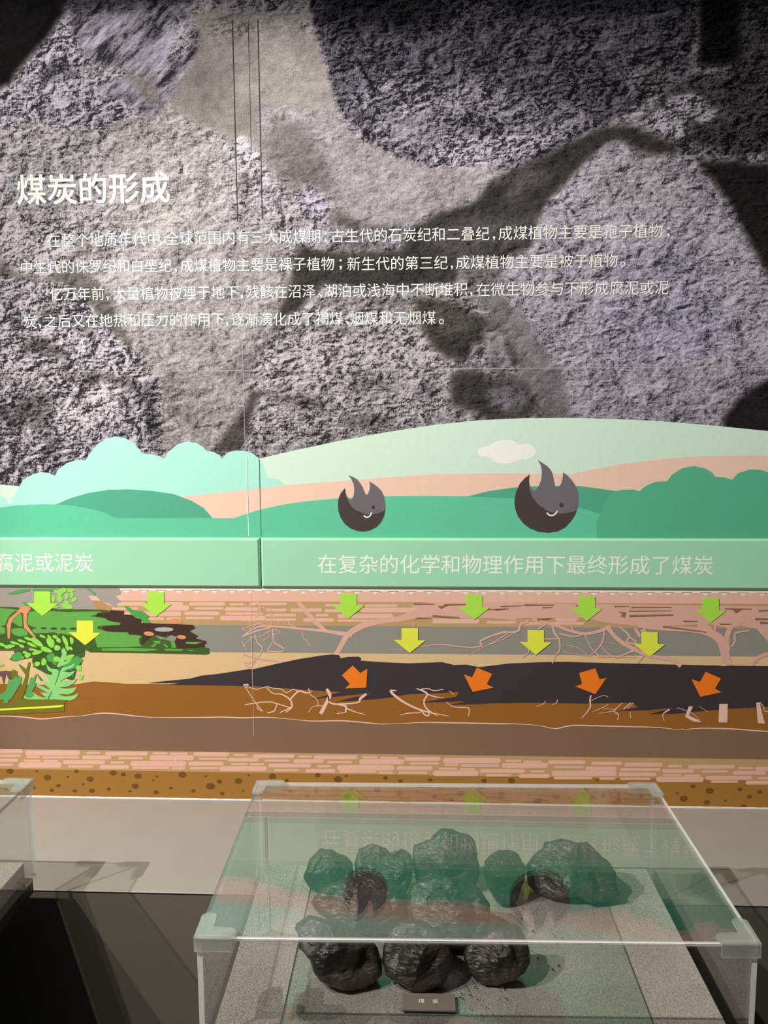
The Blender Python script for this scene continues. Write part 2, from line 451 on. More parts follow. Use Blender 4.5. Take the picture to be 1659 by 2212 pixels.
# broad soft masses first, then the sharper lumps and the crevices between them
# (outline, print tone, crispness, hue from brown to violet, edge softness, streaks)
REGIONS = [
 ([(-900,150),(150,0),(400,0),(420,160),(360,260),(380,520),(250,640),(-900,640)], .35, .55, .5, 5, 0),
 (qc((600,480),(850,480),(1050,640),(1150,900),(1150,1200),(700,1250),(500,1000),(560,700)), .36, .35, .25, 10, 0),
 # smooth olive mass with the joints
 (qc((960,60),(1560,60),(1600,220),(1680,500),(1700,560),(1500,640),(1250,760),(1050,640),(850,500),(900,410),(975,260),(985,190)), .30, .08, .1, 4, 0),
 (qc((840,520),(960,300),(1050,240),(1150,330),(1180,640),(1000,620)), .225, .06, .05, 14, 0),
 (qc((1150,420),(1300,560),(1280,680),(1130,660)), .22, .08, .05, 12, 0),
 (qc((1010,110),(1160,110),(1560,80),(1560,190),(1300,190),(1030,160)), .36, .45, .2, 5, 0),
 (qc((1260,120),(1480,110),(1560,300),(1500,430),(1320,330)), .36, .1, .1, 14, 0),
 # grey mass under the dark lump
 (qa((90,0),(520,20),(700,150),(860,260),(1010,290),(1250,260),(1180,390),(1110,470),(940,515),(780,590),(600,570),(480,510),(330,420),(100,260)), .33, .22, .5, 5, 0),
 (qa((100,130),(300,110),(420,240),(470,420),(300,440),(120,280)), .16, .2, .15, 10, 0),
 (qa((150,60),(260,90),(330,60),(280,130),(200,150)), .15, .2, .2, 6, 0),
 # smooth light tongue in the middle
 (qb((560,330),(700,150),(1200,0),(1500,0),(1659,300),(1580,480),(1530,630),(1450,720),(1440,820),(1400,930),(1380,1000),(1290,1130),(1180,1290),(900,1290),(900,1000),(880,880),(820,830),(760,730),(620,500)), .33, .32, .35, 5, .15),
 (qb((1300,700),(1440,740),(1400,930),(1330,900)), .22, .35, .4, 6, 0),
 (qb((930,980),(1050,1060),(1100,1110),(1080,1160),(980,1080)), .17, .4, .3, 3, 0),
 (qb((920,620),(960,640),(1000,740),(960,720)), .2, .3, .3, 3, 0),
 # bright crumpled lump, left edge
 ([(-900,480)] + qb((0,0),(450,0),(420,100),(380,200),(330,270),(280,310),(130,300),(60,260),(0,220)) + [(-900,560)], .40, .75, .5, 3, 0),
 ([(-900,560)] + qb((0,215),(60,262),(130,302),(280,312),(330,272),(380,205),(400,190),(480,270),(560,340),(640,470),(720,640),(770,730),(700,690),(560,570),(480,440),(350,350),(150,330),(0,300)) + [(-900,610)], .13, .25, .1, 2, 0),
 (qb((400,90),(520,80),(640,110),(680,200),(600,330),(480,280),(400,200)), .25, .55, .3, 5, 0),
 # crumpled lump below
 ([(-900,610)] + qb((0,300),(150,330),(350,345),(480,430),(560,565),(700,685),(760,732),(820,830),(880,880),(905,1000),(900,1320),(0,1500)) + [(-900,1100)], .275, 1.0, .6, 2, 0),
 (qb((0,330),(250,360),(300,480),(150,560),(0,560)), .33, .8, .55, 8, 0),
 (qb((110,740),(150,660),(230,640),(330,680),(420,770),(330,760),(210,730)), .10, .6, .3, 4, 0),
 (qb((200,480),(340,500),(500,560),(560,640),(430,600),(280,580)), .14, .6, .3, 5, 0),
 (qb((440,880),(540,840),(640,860),(760,880),(800,960),(700,930),(600,880),(500,920)), .075, .5, .2, 4, 0),
 (qb((60,1050),(150,950),(260,960),(300,1060),(280,1180),(180,1160),(90,1100)), .11, .8, .4, 6, 0),
 (qb((0,980),(70,1040),(110,1160),(60,1180),(0,1100)), .10, .8, .5, 5, 0),
 (qb((240,1190),(320,1180),(330,1330),(250,1330)), .11, .9, .5, 6, 0),
 (qb((330,1010),(470,960),(600,900),(660,960),(640,1050),(500,1140),(400,1200),(330,1120)), .43, .9, .5, 4, 0),
 (qb((760,900),(840,880),(880,1000),(900,1290),(820,1200),(800,1050)), .14, .9, .6, 4, .2),
 (qb((0,560),(120,600),(100,740),(150,850),(0,880)), .36, 1.0, .6, 5, 0),
 # lump at the top left with slanting streaks
 (qc((330,60),(400,0),(430,300),(430,350),(415,400),(450,440),(560,470),(700,560),(500,640),(300,620),(150,600),(0,640),(-400,700),(-400,600),(0,450),(60,410),(130,310),(250,190)), .29, .95, .75, 3, 0),
 (qc((250,300),(360,320),(410,400),(300,380),(200,420),(180,370)), .10, .8, .8, 4, 0),
 (qc((330,95),(400,-20),(870,-40),(930,80),(960,120),(992,190),(975,262),(940,340),(890,420),(830,500),(780,582),(735,575),(600,490),(455,440),(415,400),(425,355),(560,345),(430,300)), .25, .22, .85, 1, 1.7),
 (qc((620,350),(720,380),(800,450),(780,560),(700,480)), .22, .2, .2, 2, .2),
 (qc((870,90),(940,110),(980,190),(960,250),(880,300),(830,330)), .34, .6, .6, 3, .9),
 (qc((420,345),(560,345),(640,330),(600,400),(500,420),(450,440),(415,400)), .30, .8, .6, 2, .3),
 ([(-900,-300),(160,-300),(170,0)] + qc((345,40),(300,100),(245,190),(130,310),(60,410),(0,448)) + [(-900,450)], .004, .3, .4, 2, 0),
 (qc((330,-200),(1000,-200),(960,40),(860,20),(700,50),(560,60),(430,80),(340,80)), .05, .6, .9, 7, .2),
 # light chips beside the joints
 (qc((1170,680),(1200,670),(1250,730),(1305,810),(1255,865),(1200,800)), .52, .7, .6, 2, 0),
 (qc((1225,890),(1315,850),(1430,1000),(1410,1090),(1290,1010)), .40, .5, .6, 3, 0),
 (qc((1480,940),(1560,920),(1640,1020),(1600,1120),(1500,1060)), .40, .7, .9, 5, 0),
 (qc((1200,870),(1250,870),(1230,920),(1190,900)), .15, .2, .1, 3, 0),
 # big dark lump, top right
 ([(655,-200),(1520,-200),(1505,60),(1500,120),(1490,165),(1400,215),(1345,250),(1310,272),(1270,285),(1255,295),(1200,325),(1120,350),(1050,352),(985,348),(930,354),(870,338),(812,312),(765,280),(735,240),(722,205),(716,170),(702,130),(690,90),(672,40)], .075, 1.0, .95, 1, 0),
 ([(655,-200),(1000,-200),(960,60),(850,70),(700,60)], .03, .8, .9, 8, 0),
 ([(1000,-200),(1520,-200),(1490,20),(1300,40),(1100,40)], .035, .8, .9, 8, 0),
 ([(735,235),(830,160),(930,180),(1030,170),(1130,210),(1250,230),(1290,270),(1230,300),(1120,345),(985,345),(930,350),(870,335),(812,310),(765,280)], .16, 1.0, .85, 5, 0),
 ([(850,120),(940,90),(1090,50),(1080,110),(960,130),(900,145)], .10, .6, 1.0, 4, 0),
 ([(1350,160),(1400,140),(1490,160),(1470,200),(1360,205)], .13, .9, .6, 4, 0),
 (qa((700,20),(900,30),(940,170),(900,220),(760,150),(690,80)), .23, .5, .7, 3, 0),
 (qa((480,20),(620,20),(660,100),(560,80)), .06, .8, .9, 3, 0),
 (qa((950,180),(1180,150),(1420,140),(1640,90),(1400,230),(1200,285),(1010,285),(900,270)), .29, 1.0, .75, 3, 0),
 (qa((1000,60),(1300,40),(1500,60),(1300,110),(1050,120)), .12, 1.0, .9, 5, 0),
 # right top dark mass with the bright layered chip
 ([(1520,-200),(2500,-200),(2500,420),(1659,345),(1600,355),(1560,362),(1520,345),(1480,330),(1420,280),(1380,262),(1440,200),(1500,150),(1505,60)], .05, .85, .55, 2, 0),
 ([(1510,-200),(1600,-200),(1600,130),(1560,150),(1510,140)], .008, .5, .4, 3, 0),
 ([(1385,262),(1430,235),(1480,248),(1490,290),(1465,300),(1430,285)], .38, 1.0, .7, 1, 0),
 ([(1440,215),(1500,200),(1550,245),(1520,265),(1480,245),(1445,235)], .32, 1.0, .7, 1, 0),
 ([(1490,150),(1580,145),(1570,165),(1510,165)], .15, .9, .5, 2, 0),
 ([(1480,300),(1560,330),(1600,345),(1560,358),(1500,335)], .16, .9, .5, 2, 0),
 ([(1600,338),(1700,335),(1700,348),(1610,350)], .3, .9, .6, 1, 0),
 # big round lump on the right
 ([(1285,330),(1330,302),(1390,310),(1440,332),(1500,350),(1540,395),(1580,450),(1615,520),(1659,600),(1700,700),(1700,840),(1659,815),(1600,860),(1560,905),(1560,1000),(1240,1000),(1225,900),(1190,800),(1120,720),(1070,640),(1060,590),(1150,530),(1165,480),(1200,425),(1240,378)], .35, .45, .75, 2, 0),
 ([(1300,560),(1480,520),(1600,700),(1500,800),(1300,780)], .30, .5, 1.0, 14, 0),
 ([(1290,330),(1440,340),(1500,420),(1400,460),(1260,440)], .34, .45, .55, 12, 0),
 ([(1500,345),(1659,352),(2500,360),(2500,900),(1700,700),(1659,600),(1615,520),(1580,450),(1540,395)], .018, .3, .3, 2, 0),
 ([(1659,815),(2500,700),(2500,1000),(1560,1000),(1562,900),(1600,855)], .02, .2, .6, 2, 0),
 # dark crevices of the centre
 ([(1254,294),(1310,273),(1360,268),(1400,285),(1450,310),(1480,335),(1400,335),(1330,300),(1290,325),(1240,378),(1190,430),(1160,480),(1155,530)] + qa((1370,700),(1250,740),(1060,740),(1060,830),(1040,860),(700,880),(400,870),(330,930),(300,990),(230,1010),(160,1110),(95,1200),(80,1180),(150,1090),(195,960),(245,830),(275,670),(440,700),(560,700),(700,690),(780,670),(790,600),(880,560),(940,515),(1110,470),(1150,440),(1200,370),(1330,300)), .042, .25, .15, 2, 0),
 (qa((430,520),(480,505),(600,565),(780,590),(770,640),(640,610),(500,600),(430,570)), .075, .25, .1, 5, 0),
 (qa((430,640),(560,620),(700,640),(690,690),(560,705),(450,700)), .15, .45, .4, 5, 0),
 (qa((690,640),(790,630),(780,690),(700,700)), .24, .6, .8, 3, 0),
 (qa((900,600),(1100,540),(1400,540),(1420,620),(1300,690),(1100,720),(880,690)), .08, .3, .4, 8, 0),
 (qa((1210,390),(1420,280),(1480,340),(1300,460)), .085, .35, .3, 6, 0),
 (qa((1180,420),(1300,370),(1330,400),(1210,470)), .03, .2, .1, 4, 0),
 (qa((1060,740),(1250,760),(1330,900),(1200,940),(1060,860)), .15, .4, .5, 8, 0),
 # ridge at the right of the centre
 (qa((1150,930),(1250,900),(1400,1060),(1480,1180),(1560,1290),(1620,1560),(1450,1560),(1350,1350),(1330,1180),(1230,1040)), .185, .2, .5, 3, .4),
 # bright crumbled lump below the text
 (qa((320,960),(450,930),(640,950),(830,960),(880,1060),(900,1150),(1000,1230),(1150,1250),(1080,1340),(1020,1320),(1010,1450),(760,1560),(0,1660),(20,1500),(60,1300),(100,1190),(170,1110)), .34, .75, .5, 4, 0),
 (qa((170,1080),(330,1050),(560,1070),(680,1110),(560,1100),(330,1090)), .12, .5, .3, 5, 0),
 (qa((330,930),(560,920),(830,940),(860,1000),(640,980),(400,970)), .17, .5, .4, 5, 0),
 (qa((90,1370),(280,1400),(440,1440),(420,1480),(200,1450)), .12, .7, .3, 5, 0),
 (qa((440,1520),(600,1490),(760,1530),(600,1569)), .14, .6, .3, 6, 0),
 (qa((520,1320),(700,1300),(760,1380),(600,1400)), .19, .7, .5, 6, 0),
 (qa((880,1330),(960,1370),(930,1420),(860,1390)), .13, .7, .7, 5, 0),
 # dark arm
 (qa((830,925),(950,930),(1150,1000),(1235,1040),(1320,1150),(1355,1225),(1340,1260),(1290,1250),(1270,1130),(1200,1060),(1190,1120),(1170,1180),(1090,1240),(1000,1230),(910,1150),(870,1060)), .045, .3, .12, 3, 0),
 (qa((900,960),(1060,960),(1140,1040),(1060,1110),(920,1080)), .085, .35, .15, 7, 0),
 (qa((1130,1150),(1190,1170),(1180,1240),(1110,1240)), .30, .8, .8, 3, 0),
 (qa((1180,1080),(1270,1110),(1310,1250),(1290,1330),(1210,1320),(1190,1200)), .19, .35, .6, 4, 0),
 (qa((1010,1290),(1140,1260),(1220,1330),(1330,1300),(1440,1430),(1400,1520),(1200,1530),(1130,1480),(1010,1450)), .05, .3, .2, 4, 0),
 (qa((1190,1370),(1330,1340),(1400,1430),(1330,1480),(1220,1460)), .17, .35, .7, 4, 0),
 # crevice left of the crumbled lump
 (qb((1440,930),(1480,950),(1420,1060),(1350,1290),(1180,1295),(1290,1135),(1380,1005),(1400,940)), .075, .3, .15, 2, 0),
]
for poly, t, c, h, s_, st_ in REGIONS: paint(poly, t, c, h, s_, 1.0, st_)
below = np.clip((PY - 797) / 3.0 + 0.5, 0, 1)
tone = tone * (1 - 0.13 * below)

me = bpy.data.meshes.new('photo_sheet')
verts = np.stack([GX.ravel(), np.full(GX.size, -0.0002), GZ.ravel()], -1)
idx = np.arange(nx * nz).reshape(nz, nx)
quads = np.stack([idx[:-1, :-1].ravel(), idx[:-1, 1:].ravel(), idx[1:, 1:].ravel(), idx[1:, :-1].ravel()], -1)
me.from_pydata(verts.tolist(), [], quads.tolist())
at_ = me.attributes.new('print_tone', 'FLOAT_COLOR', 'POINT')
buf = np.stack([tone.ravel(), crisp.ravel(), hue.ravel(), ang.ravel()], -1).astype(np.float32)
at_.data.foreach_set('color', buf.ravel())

def photo_mat():
    m, nt, b = mat_new('coal_photograph_print')
    at_n = N(nt, 'ShaderNodeAttribute', attribute_name='print_tone')
    sep = N(nt, 'ShaderNodeSeparateColor'); nt.links.new(at_n.outputs['Color'], sep.inputs[0])
    tone, crisp, hue = sep.outputs
    tc = N(nt, 'ShaderNodeTexCoord')
    mp = N(nt, 'ShaderNodeMapping'); mp.inputs['Rotation'].default_value = (0, R(24), 0); mp.inputs['Scale'].default_value = (0.75, 1, 1.3)
    nt.links.new(tc.outputs['Object'], mp.inputs[0])
    def nz_(scale, det, rough, dist, src=None):
        n = N(nt, 'ShaderNodeTexNoise', i_Scale=scale, i_Detail=det, i_Roughness=rough, i_Distortion=dist)
        nt.links.new((src or tc.outputs['Object']), n.inputs['Vector'])
        return n.outputs['Fac']
    def cent(x, k):                 # (x - 0.5) * k
        o = Math(nt, 'MULTIPLY_ADD', x, k); nt.nodes[-1].inputs[2].default_value = -0.5 * k
        return o
    coarse = nz_(11, 5, 0.55, 0.3)
    mid = nz_(52, 8, 0.70, 1.0, mp.outputs[0])
    wr = nz_(95, 5, 0.65, 1.6)
    rid = Math(nt, 'ABSOLUTE', cent(wr, 2.0))                 # ridged: dark hairlines
    rid = Math(nt, 'MULTIPLY', rid, 5.0, True)
    fine = nz_(190, 4, 0.7, 0.4)
    grain = nz_(430, 2, 0.5, 0.0)
    soft = nz_(48, 4, 0.5, 0.2)
    warp = N(nt, 'ShaderNodeTexNoise', i_Scale=26.0, i_Detail=4.0, i_Roughness=0.65)
    nt.links.new(mp.outputs[0], warp.inputs['Vector'])
    wv = N(nt, 'ShaderNodeVectorMath', operation='MULTIPLY_ADD')
    nt.links.new(warp.outputs['Color'], wv.inputs[0]); wv.inputs[1].default_value = (0.055, 0.055, 0.055)
    nt.links.new(mp.outputs[0], wv.inputs[2])
    def vor(scale, feat, vec):
        n = N(nt, 'ShaderNodeTexVoronoi', i_Scale=scale); n.feature = feat
        nt.links.new(vec, n.inputs['Vector'])
        return n
    fac1 = N(nt, 'ShaderNodeSeparateColor'); nt.links.new(vor(26, 'F1', wv.outputs[0]).outputs['Color'], fac1.inputs[0])
    fac2 = N(nt, 'ShaderNodeSeparateColor'); nt.links.new(vor(110, 'F1', wv.outputs[0]).outputs['Color'], fac2.inputs[0])
    crk = Math(nt, 'MULTIPLY', vor(34, 'DISTANCE_TO_EDGE', wv.outputs[0]).outputs['Distance'], 9.0, True)
    facets = Math(nt, 'ADD', cent(fac1.outputs[0], 0.75), cent(fac2.outputs[0], 0.9))
    facets = Math(nt, 'ADD', facets, cent(crk, 0.7))
    # relief of the photographed rock faces: difference of the same noise at two nearby points
    def relief(scale, det, rough, dist, d, k, src):
        v = N(nt, 'ShaderNodeVectorMath', operation='ADD'); nt.links.new(src, v.inputs[0]); v.inputs[1].default_value = (-d * .7, 0, d)
        return Math(nt, 'MULTIPLY', Math(nt, 'SUBTRACT', nz_(scale, det, rough, dist, src), nz_(scale, det, rough, dist, v.outputs[0])), k)
    r1 = relief(30, 6, 0.62, 0.8, 0.006, 7.0, mp.outputs[0])
    r2 = relief(90, 5, 0.65, 0.6, 0.0025, 6.5, tc.outputs['Object'])
    crisp_sum = Math(nt, 'ADD', Math(nt, 'ADD', r1, r2), Math(nt, 'ADD', cent(mid, 1.6), cent(fine, 2.2)))
    crisp_sum = Math(nt, 'ADD', crisp_sum, cent(rid, 0.6))
    crisp_sum = Math(nt, 'ADD', crisp_sum, cent(coarse, 1.7))
    crisp_sum = Math(nt, 'ADD', crisp_sum, Math(nt, 'MULTIPLY', facets, 0.6))
    crisp_sum = Math(nt, 'ADD', crisp_sum, -0.22)
    mps = N(nt, 'ShaderNodeMapping', vector_type='TEXTURE'); mps.inputs['Rotation'].default_value = (0, R(-42), 0); mps.inputs['Scale'].default_value = (5.0, 1, 1.0)
    nt.links.new(tc.outputs['Object'], mps.inputs[0])
    strk = nz_(85, 6, 0.65, 0.3, mps.outputs[0])
    strk2 = nz_(28, 4, 0.6, 0.5, mps.outputs[0])
    streaks = Math(nt, 'MULTIPLY', Math(nt, 'ADD', cent(strk, 3.4), cent(strk2, 2.8)), at_n.outputs['Alpha'])
    soft_sum = Math(nt, 'ADD', cent(coarse, 0.9), cent(soft, 1.0))
    a = Math(nt, 'MULTIPLY', Math(nt, 'MULTIPLY', crisp_sum, 1.2), crisp)
    inv = Math(nt, 'SUBTRACT', 1.0, crisp)
    s = Math(nt, 'MULTIPLY', soft_sum, inv)
    tot = Math(nt, 'ADD', Math(nt, 'ADD', a, s), cent(grain, 1.5))
    tot = Math(nt, 'ADD', Math(nt, 'ADD', tot, 1.0), streaks)
    tot = Math(nt, 'MAXIMUM', tot, 0.10)
    val = Math(nt, 'MULTIPLY', tot, tone)
    val = Math(nt, 'MINIMUM', val, 0.60)
    mixc = N(nt, 'ShaderNodeMix', data_type='RGBA')
    nt.links.new(hue, mixc.inputs[0])
    mixc.inputs[6].default_value = (1.06, 0.98, 0.90, 1); mixc.inputs[7].default_value = (0.98, 0.92, 1.15, 1)
    sc = N(nt, 'ShaderNodeVectorMath', operation='SCALE')
    nt.links.new(mixc.outputs[2], sc.inputs[0]); nt.links.new(val, sc.inputs['Scale'])
    nt.links.new(sc.outputs[0], b.inputs['Base Color'])
    b.inputs['Roughness'].default_value = 0.6
    b.inputs['Specular IOR Level'].default_value = 0.02
    return m
mural = empty('coal_mural', (0, 0, 1.1), 'huge photograph of grey coal lumps with white writing filling the upper wall', 'mural')
under(link('photo_sheet', me, photo_mat()), mural)

# joints of the sheets: dark open joints above, pale below
f = Flat(0.0012)
for (x0, y0, x1, y1, w) in ((502, 42, 516, 478, 2.2), (536, 42, 542, 330, 1.2), (557, 42, 566, 474, 2.2)):
    xa, za = W(x0, y0); xb, zb = W(x1, y1)
    f = Flat(0.0012); f.rect(xa - w * .0005, xa + w * .0005, zb, za)
    tag(under(f.build('open_joint', M_SEAM, None), mural), 'dark open joint between sheets')
f = Flat(0.0011)
xa, za = W(517, 480); xb, zb = W(533, 985)
M_JOINT = plain('sheet_joint', rgb(190, 180, 170), 0.7, 0.1)
f.rect(xa - .0005, xa + .0005, zb, za)
under(f.build('sheet_joint', M_JOINT, None), mural)
f = Flat(0.0011)
f.rect(-1.65, 1.45, W(830, 798)[1] - .0006, W(830, 798)[1] + .0004)
under(f.build('sheet_joint', M_JOINT, None), mural)

# ------------------------------------------------------------------ lettering
def glyph_mesh(s, off=0.0, res=3):
    c = bpy.data.curves.new('lettering', 'FONT')
    c.body = s; c.resolution_u = res; c.offset = off
    o = bpy.data.objects.new('lettering', c)
    COL.objects.link(o)
    bpy.context.view_layer.update()
    dg = bpy.context.evaluated_depsgraph_get()
    m = bpy.data.meshes.new_from_object(o.evaluated_get(dg))
    bpy.data.objects.remove(o); bpy.data.curves.remove(c)
    return m

def add_run(acc, s, p0, p1, h=None, off=0.0, squash=1.0):
    """set a run of characters so its ink spans p0..p1 on the wall; p* = (px, centre py)"""
    m = glyph_mesh(s, off)
    xs = [v.co.x for v in m.vertices]; ys = [v.co.y for v in m.vertices]
    a, b = min(xs), max(xs); yc = (min(ys) + max(ys)) / 2
    (x0, z0), (x1, z1) = W(*p0), W(*p1)
    k = (x1 - x0) / (b - a)
    kz = k * squash
    base = len(acc[0])
    zc = (z0 + z1) / 2
    # keep one line height: centre on the em box (ink of full characters)
    for v in m.vertices:
        acc[0].append((x0 + (v.co.x - a) * k, 0, zc + (v.co.y - (yc if h is None else h)) * kz))
    for p in m.polygons: acc[1].append([base + i for i in p.vertices])
    bpy.data.meshes.remove(m)
    return k

def text_obj(name, runs, off_y, parent, mat=M_WHITE, off=0.0, squash=1.0, thick=0.0):
    acc = ([], [])
    k = None
    for r in runs:
        s, p0, p1 = r[:3]
        if len(r) == 4:             # punctuation: mark of a given width at this place
            add_run(acc, s, p0, p1, None, off, r[3])
        else:
            k = add_run(acc, s, p0, p1, None, off, squash)
    m = bpy.data.meshes.new(name)
    m.from_pydata([(x, -off_y, z) for x, _, z in acc[0]], [], acc[1])
    o = link(name, m, mat)
    under(o, parent)
    return o

acc = ([], [])
for n_, (dx, dz) in enumerate(((0, 0), (-.0013, 0), (.0013, 0), (0, -.0010), (0, .0010), (-.0010, .0008), (.0010, -.0008), (-.0010, -.0008), (.0010, .0008))):
    b0 = len(acc[0])
    add_run(acc, '煤炭的形成', (37.5, 408), (365.5, 407))
    for q in range(b0, len(acc[0])):
        acc[0][q] = (acc[0][q][0] + dx, -0.0006 - n_ * .00004, acc[0][q][2] + dz)
m = bpy.data.meshes.new('title_text'); m.from_pydata(acc[0], [], acc[1])
under(link('title_text', m, M_WHITE), mural)
def comma(x, y): return (',', (x - 2.5, y + 11), (x + 2.5, y + 11), 1.0)
def dot2(s, x, y): return (s, (x - 2.5, y), (x + 2.5, y), 1.0)
def stop(x, y): return ('。', (x - 5, y + 9), (x + 6, y + 9), 1.0)
def pause(x, y): return ('、', (x - 4, y + 9), (x + 5, y + 9), 1.0)
TH = -0.002
text_obj('paragraph_text', [('在整个地质年代中', (102, 519), (345, 516)), comma(348, 516), ('全球范围内有三大成煤期', (358, 515), (692, 510)),
    dot2(':', 704, 512), ('古生代的石炭纪和二叠纪', (715, 510), (1057, 504)), comma(1067, 504), ('成煤植物主要是孢子植物', (1077, 503), (1431, 499)), dot2(';', 1444, 502)], 0.0007, mural, off=TH)
text_obj('paragraph_text', [('中生代的侏罗纪和白垩纪', (46, 577), (371, 574)), comma(380, 574), ('成煤植物主要是裸子植物', (390, 573), (722, 570)),
    dot2(';', 736, 572), ('新生代的第三纪', (750, 570), (967, 567)), comma(976, 567), ('成煤植物主要是被子植物', (985, 567), (1334, 562)), stop(1345, 562)], 0.0007, mural, off=TH)
text_obj('paragraph_text', [('亿万年前', (108, 635), (225, 634)), comma(233, 634), ('大量植物被埋于地下', (244, 634), (515, 631)), comma(523, 631),
    ('残骸在沼泽', (532, 630), (681, 629)), pause(692, 629), ('湖泊或浅海中不断堆积', (700, 628), (1010, 625)), comma(1018, 625), ('在微生物参与下形成腐泥或泥', (1029, 625), (1444, 621))], 0.0007, mural, off=TH)
text_obj('paragraph_text', [('炭', (51, 694), (79, 694)), comma(87, 694), ('之后又在地热和压力的作用下', (96, 693), (485, 690)), comma(491, 690),
    ('逐渐演化成了褐煤', (500, 690), (741, 688)), pause(750, 688), ('烟煤和无烟煤', (757, 688), (941, 686)), stop(953, 686)], 0.0007, mural, off=TH)

# ------------------------------------------------------------------ landscape picture
land = empty('landscape_mural', (0, 0, 1.246), 'painted green hills and pale sky strip above the mint caption boards', 'mural')
YB = 1166
def layer(name, pts, col, off, parent=land, sm=False):
    f = Flat(off); f.poly(pts, sm)
    return under(f.build(name, ink(*col), None), parent)

sky_top = [(560, 991), (600, 981), (650, 970), (740, 951), (829, 934.5), (929, 919), (1029, 908), (1129, 903.5), (1229, 902.5), (1329, 905), (1429, 910), (1529, 918), (1659, 931), (1800, 952)]
f = Flat(0.0020); f.poly(sky_top + [(1800, YB), (540, YB), (545, 1000)])
f.poly([(-300, 1046), (0, 1047), (35, 1049.5), (60, 1052), (60, YB), (-300, YB)])
under(f.build('sky', ink(216, 240, 222), None), land)
bush = [(22, 1092), (30, 1072), (40, 1055), (50, 1037), (70, 1025), (90, 1020), (107, 1022), (119, 1028), (125, 1015), (145, 1000), (165, 993.5), (185, 994.5),
        (192, 982), (210, 960), (230, 947), (250, 942.5), (270, 946), (290, 957), (302, 972), (307, 979.5), (325, 981), (345, 985), (354, 991), (365, 975), (385, 959),
        (405, 953.5), (425, 957), (440, 967), (446, 974), (462, 976), (475, 984), (480, 990.5), (492, 977), (510, 973), (530, 974), (545, 979), (560, 990.5), (570, 1007), (576, 1031),
        (595, 1034), (607, 1040), (617, 1048), (640, YB), (15, YB)]
f = Flat(0.0023); f.poly(bush); f.poly([(-300, 1060), (-40, 1062), (0, 1071), (12, 1076), (22, 1092), (22, YB), (-300, YB)])
under(f.build('pale_bush', ink(178, 236, 220), None), land)
layer('cloud', [(829 + x / 2, 880 + y / 2) for x, y in [(403, 190), (415, 175), (440, 170), (455, 165), (480, 148), (520, 141), (560, 145), (585, 160), (610, 157), (640, 165), (656, 190), (645, 212), (615, 225), (590, 224), (560, 238), (520, 243), (480, 235), (455, 215), (430, 212), (410, 205)]], (248, 250, 242), 0.0023, sm=True)
layer('peach_hill', [(395, 1072), (500, 1062), (617, 1048), (830, 1031.5), (929, 1025), (1029, 1022.5), (1129, 1022), (1209, 1023.5), (1234, 1024), (1279, 1014), (1354, 1001), (1429, 992), (1504, 986), (1579, 984), (1659, 984), (1800, 990), (1800, YB), (380, YB)], (244, 208, 186), 0.0026)
f = Flat(0.0029)
f.poly([(110, 1096), (120, 1090), (150, 1077), (190, 1065), (235, 1058), (280, 1057), (325, 1060), (375, 1067), (415, 1082), (440, 1097), (452, 1110), (459, 1119), (459, 1140), (110, 1140)])
under(f.build('dark_hill', ink(88, 176, 144), None), land)
f = Flat(0.0029)
f.poly([(1005, 1073), (1011, 1072), (1054, 1061), (1109, 1053), (1179, 1049), (1254, 1050), (1329, 1060), (1380, 1072), (1380, 1140), (1005, 1140)])
under(f.build('dark_hill', ink(88, 176, 144), None), land)
layer('green_hill', [(-300, 1110), (-100, 1103), (0, 1096), (40, 1091), (100, 1089), (150, 1091), (200, 1100), (230, 1109), (250, 1119), (505, 1119), (550, 1104), (600, 1092), (650, 1084), (700, 1079), (735, 1076), (829, 1072), (919, 1071), (1009, 1072), (1109, 1077), (1180, 1086), (1249, 1096), (1296, 1110), (1400, 1140), (1800, 1140), (1800, YB), (-300, YB)], (104, 204, 164), 0.0032)
layer('green_bush', [(1296, 1110), (1301, 1095), (1311, 1080), (1324, 1063), (1344, 1057.5), (1369, 1057.5), (1381, 1061), (1394, 1050), (1414, 1041), (1441, 1039), (1451, 1025), (1474, 1011), (1499, 1006.5), (1524, 1012), (1539, 1022), (1544, 1030), (1564, 1031), (1581, 1036), (1594, 1022), (1619, 1014), (1644, 1015), (1670, 1024), (1800, 1024), (1800, YB), (1290, YB), (1288, 1130)], (92, 186, 146), 0.0035)

def coal_figure(name, o, dx, dy, s):
    outer, bound, eyes, smile, sw = o
    f = Flat(0.0039); f.poly(tr(outer, dx, dy, s))
    body = under(f.build('coal_character', ink(116, 110, 115), None), land)
    tag(body, 'grey coal lump figure with three flame points')
    # dark lower half: boundary plus the lower outline
    f = Flat(0.0041); f.poly(tr(bound + list(reversed(lower_side(outer, bound))), dx, dy, s))
    d = f.build('dark_half', ink(78, 68, 66), None)
    for (cx_, cyy, rx, ry) in eyes:
        f = Flat(0.0044); f.ell(dx + cx_ * s, dy + cyy * s, rx * s, ry * s)
        under(f.build('eye', ink(84, 62, 46), None), body)
    f = Flat(0.0046); f.stroke(tr(smile, dx, dy, s), sw * s)
    for q in (smile[0], smile[-1]): f.ell(dx + q[0] * s, dy + q[1] * s, sw * s / 2, sw * s / 2, n=12)
    sm = f.build('smile', M_WHITE, None)
    for q in (d, sm): under(q, body)

def lower_side(outer, bound):
    """outline points from the left tip round the bottom to the end of the dividing line"""
    i0 = outer.index(bound[0])
    out = []
    k = i0
    while True:
        k = (k + 1) % len(outer)
        p = outer[k]
        if p[0] > bound[-1][0] - 25 and p[1] < bound[-1][1] + 12: break
        out.append(p)
        if len(out) > 40: break
    return out

